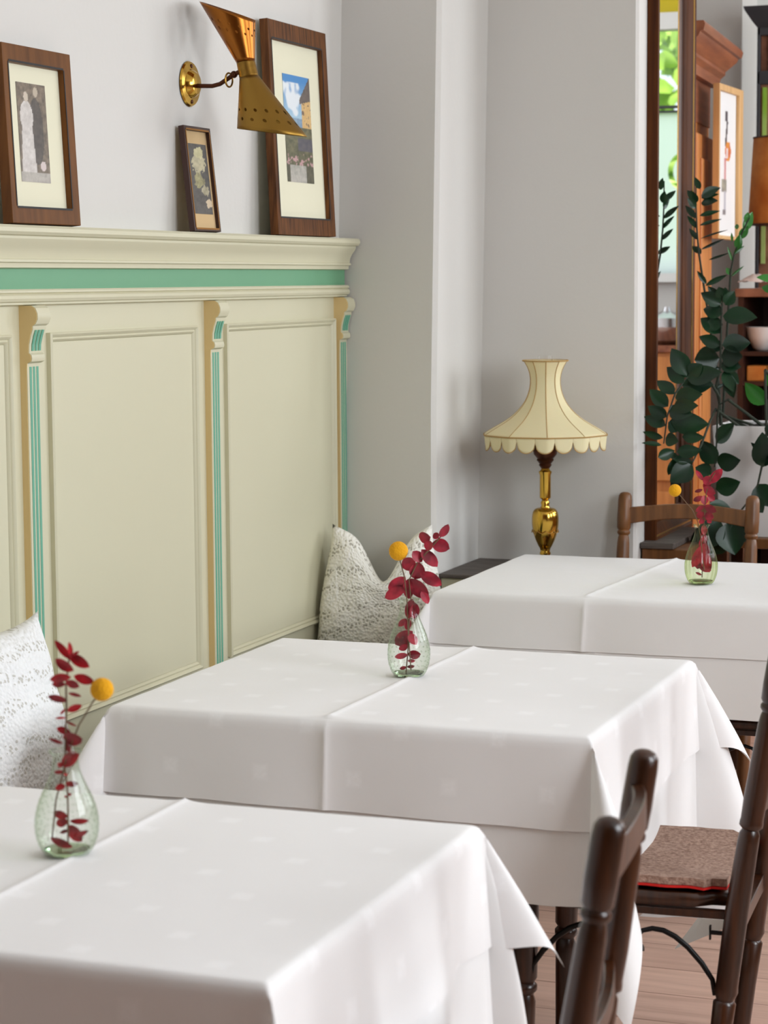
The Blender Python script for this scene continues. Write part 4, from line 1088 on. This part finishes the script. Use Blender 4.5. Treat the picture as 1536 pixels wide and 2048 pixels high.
# ------------------------------------------------------------------ room behind: wardrobe, print, shelf, lamp, dark cabinet
wa = thing('pine_wardrobe', 'tall orange pine wardrobe with a deep red-brown cornice beyond the mirror', 'wardrobe', (.66, 6.86, 0), math.radians(4.2))
zc_ = lambda Y: at(1430, Y, y=7.3).z
b = MB(); b.box(-.50, 0, 0, .86, .08, 2.13); b.build('carcass', M_pine, wa, smooth=0, bevel=.003)
b = MB(); b.box(-.50, .004, -.005, .865, 2.02, 2.16); b.build('frieze_board', M_mahog, wa, smooth=0)
b = MB()
prof = [(0, 2.16), (.03, 2.16), (.035, 2.19), (.05, 2.205), (.05, 2.215), (.085, 2.25), (.09, 2.262), (.10, 2.265), (.105, 2.285), (.10, 2.295), (0, 2.295)]
V = [(x, .86 + x, z) for x, z in prof] + [(x, -.0 - x * 0, z) for x, z in prof] + [(-.5, .86 + x, z) for x, z in prof]
k = len(prof)
b.add(V, [(i, i + 1, k + i + 1, k + i) for i in range(k - 1)] + [(2 * k + i, 2 * k + i + 1, i + 1, i) for i in range(k - 1)] + [tuple(range(k, 2 * k))])
b.box(-.5, 0.0, 0, .86, 2.155, 2.294); b.build('cornice', M_mahog, wa, smooth=30)
for y0 in (.035, .45):
    b = MB(); b.box(0, .018, y0, y0 + .385, .25, 1.98); dr = b.build('door', M_pine, wa, smooth=0, bevel=.003)
    b = MB(); b.box(.016, .026, y0 + .08, y0 + .305, 1.25, 1.90); b.box(.016, .026, y0 + .08, y0 + .305, .35, 1.15); b.build('door_panel', M_pine, dr, smooth=0, bevel=.006)
b = MB(); b.box(-.50, .012, -.005, .865, 0, .09); b.build('plinth', M_mahog, wa, smooth=0)

PX = at(1428, 320, y=7.55).x
picture('framed_print', 'white print of a slim red and grey figure, framed, before the wardrobe', at(1424, 477, y=7.42), at(1472, 482, y=7.72) - at(1424, 477, y=7.42), (0, 0, at(1424, 166, y=7.42).z - at(1424, 477, y=7.42).z), (.012, .05, .012, .022), .022, M_light_wood, M_paper, (.06, .80, .05, .95), paint_figure, 30, 110)

sh = thing('shelf_unit', 'dark open shelf unit with a pale wooden top carrying the amber lamp', 'shelf', (.690, 7.80, 0))
ztop = at(1500, 577, y=7.8).z
b = MB(); b.box(-.01, .30, -.01, .40, ztop - .03, ztop); b.build('top', M_brown_panel, sh, smooth=0, bevel=.003)
b = MB(); b.box(0, .02, 0, .4, 0, ztop - .03); b.box(.27, .29, 0, .4, 0, ztop - .03); b.box(0, .29, .38, .4, 0, ztop - .03); b.build('carcass', M_frame_dark, sh, smooth=0)
for z in (.55, .85, at(1500, 695, y=7.8).z - .015, at(1500, 755, y=7.8).z - .015):
    b = MB(); b.box(.02, .27, .005, .38, z - .015, z); b.build('shelf_board', M_frame_dark, sh, smooth=0)
zb = at(1500, 695, y=7.8).z - .015
b = MB(); b.lathe([(.02, 0), (.035, .01), (.055, .05), (.062, .085), (.058, .085), (.05, .05), (.03, .014)], 24); o = b.build('white_bowl', M_white_pot); o.location = (.765, 7.88, zb + .0005); tag(o, 'white bowl on the upper shelf of the dark shelf unit', 'bowl')
zb2 = at(1500, 755, y=7.8).z - .015
b = MB(); b.box(0, .07, 0, .12, 0, .055); o = b.build('small_box', M_orange, smooth=0, bevel=.004); o.location = (.715, 7.84, zb2 + .0005); tag(o, 'small orange brown box on the lower shelf of the dark shelf unit', 'box')

la = thing('amber_lamp', 'table lamp with an amber drum shade on a wooden post, at the right edge', 'lamp', (.835, 7.98, ztop))
zz = lambda Y: at(1500, Y, y=7.98).z - ztop
b = MB(); b.lathe([(.145, zz(450)), (.128, zz(277))], 48, cap=False); b.build('lamp_shade', M_orange, la, smooth=180, solid=.002)
b = MB()
for Y, r in ((450, .1455), (277, .1285)):
    b = MB(); b.tube([(r * math.cos(t), r * math.sin(t), zz(Y)) for t in [2 * math.pi * k / 48 for k in range(48)]], .003, 6, close=True)
    b.build('shade_rim', M_frame_dark, la)
b = MB(); b.lathe([(.07, 0), (.07, .015), (.025, .025), (.018, .06), (.022, .12), (.014, zz(445)), (.008, zz(330))], 24); b.build('lamp_base', M_pine, la)
b = MB(); P = []
for i in range(13):
    for j in range(13):
        u, v = i / 6 - 1, j / 6 - 1
        P.append((u * .05, v * .07, .02 + .025 * (1 - u * u) * (1 - v * v) + .008 * vn(i, j)))
b.grid(P, 13, 13); P2 = [(x, y, 0) for x, y, z in P]; b.grid(P2, 13, 13)
o = b.build('folded_napkin', M_pink, smooth=60); o.location = (.738, 7.87, ztop + .0005); tag(o, 'pale pink folded linen on top of the dark shelf unit', 'napkin')

hc = thing('dark_cabinet', 'tall dark grey cabinet with a cornice at the top right edge', 'cabinet', (.62, 8.40 - .0, 0))
X0 = at(1513, 200, y=8.30).x - .62
zt = at(1515, 55, y=8.30).z
hc.location.y = 8.30
z1_ = at(1515, 142, y=8.3).z
b = MB(); b.box(X0, X0 + .012, 0, .22, 0, zt); b.box(X0 + .042, X0 + .062, 0, .03, z1_, zt); b.box(X0 + .435, X0 + .455, 0, .22, 0, zt); b.box(X0, X0 + .455, 0, .03, z1_ - .05, z1_); b.box(X0, X0 + .455, 0, .03, zt - .03, zt); b.box(X0, X0 + .455, 0, .22, 0, .9); b.build('frame', M_hall, hc, smooth=0, bevel=.003)
b = MB(); V = []
for d, z in ((0, zt), (.015, zt + .02), (.04, zt + .06), (.045, zt + .075)):
    V += [(X0 - d, -d, z), (X0 + .455 + d, -d, z), (X0 + .455 + d, .22, z), (X0 - d, .22, z)]
b.add(V, [(3, 2, 1, 0), (12, 13, 14, 15)] + [(i * 4 + j, i * 4 + (j + 1) % 4, i * 4 + 4 + (j + 1) % 4, i * 4 + 4 + j) for i in range(3) for j in range(4)]); b.build('cornice', M_hall, hc, smooth=0)
b = MB(); b.box(X0 + .012, X0 + .435, .02, .04, .9, zt); b.build('back_panel', M_brown_panel, hc, smooth=0)
b = MB(); b.box(X0 + .020, X0 + .036, .012, .0195, 1.55, z1_ - .06); b.build('painted_window_green', M_foliage_pale, hc, smooth=0)  # flat green painted in place of the lit window green glimpsed there

# seen only in the mirror: chest with a red runner and a steel dish under the far window
ct = thing('pine_chest', 'orange pine chest under the far window, seen in the mirror', 'chest', (1.60, 9.60, 0))
b = MB(); b.box(-.5, .5, 0, .38, .25, 1.17); b.build('body', M_pine, ct, smooth=0, bevel=.004)
b = MB(); b.box(-.53, .53, -.02, .385, 1.17, 1.20); b.build('top', M_mahog, ct, smooth=0, bevel=.004)
for z in (.30, .60, .90):
    b = MB(); b.box(-.46, .46, -.018, 0, z, z + .25); d_ = b.build('drawer', M_pine, ct, smooth=0, bevel=.003)
    b = MB(); b.sphere((0, -.03, z + .125), .018, 10); b.build('knob', M_iron, d_)
b = MB(); b.box(-.53, .53, 0, .36, 0, .25); b.build('plinth', M_chair, ct, smooth=0)
b = MB(); b.lathe([(.05, 0), (.09, .02), (.12, .08), (.11, .12), (.02, .15), (.012, .17)], 28); o = b.build('covered_dish', mat('steel', (.7, .7, .74, 1), .2, 1.0)); o.location = (1.55, 9.74, 1.2005); tag(o, 'round steel covered dish on the pine chest, seen in the mirror', 'dish')
b = MB(); b.box(-.18, .18, -.1, .1, 0, .16); o = b.build('folded_cloth', M_rust, bevel=.03); o.location = (1.85, 9.78, 1.2005); tag(o, 'folded dusky red cloth on the pine chest beside the steel dish', 'cloth')

# kinds that repeat share a group
for stem, g in (('dining_chair', 'turned wood chairs around the tables'), ('dining_table', 'cloth covered tables along the bench'), ('top_tablecloth', 'short white top cloths'),
                ('under_tablecloth', 'long white under cloths'), ('bud_vase', 'glass bud vases on the tables'), ('eucalyptus_twig', 'red eucalyptus twigs in the vases'),
                ('button_flower', 'yellow button flowers in the vases'), ('cushion', 'crochet cushions on the bench'), ('framed_picture', 'framed pictures leaning on the shelf'), ('garden_tree', 'trees outside the far window')):
    for o in C.objects:
        if o.parent is None and o.name.split('.')[0] == stem: o['group'] = g
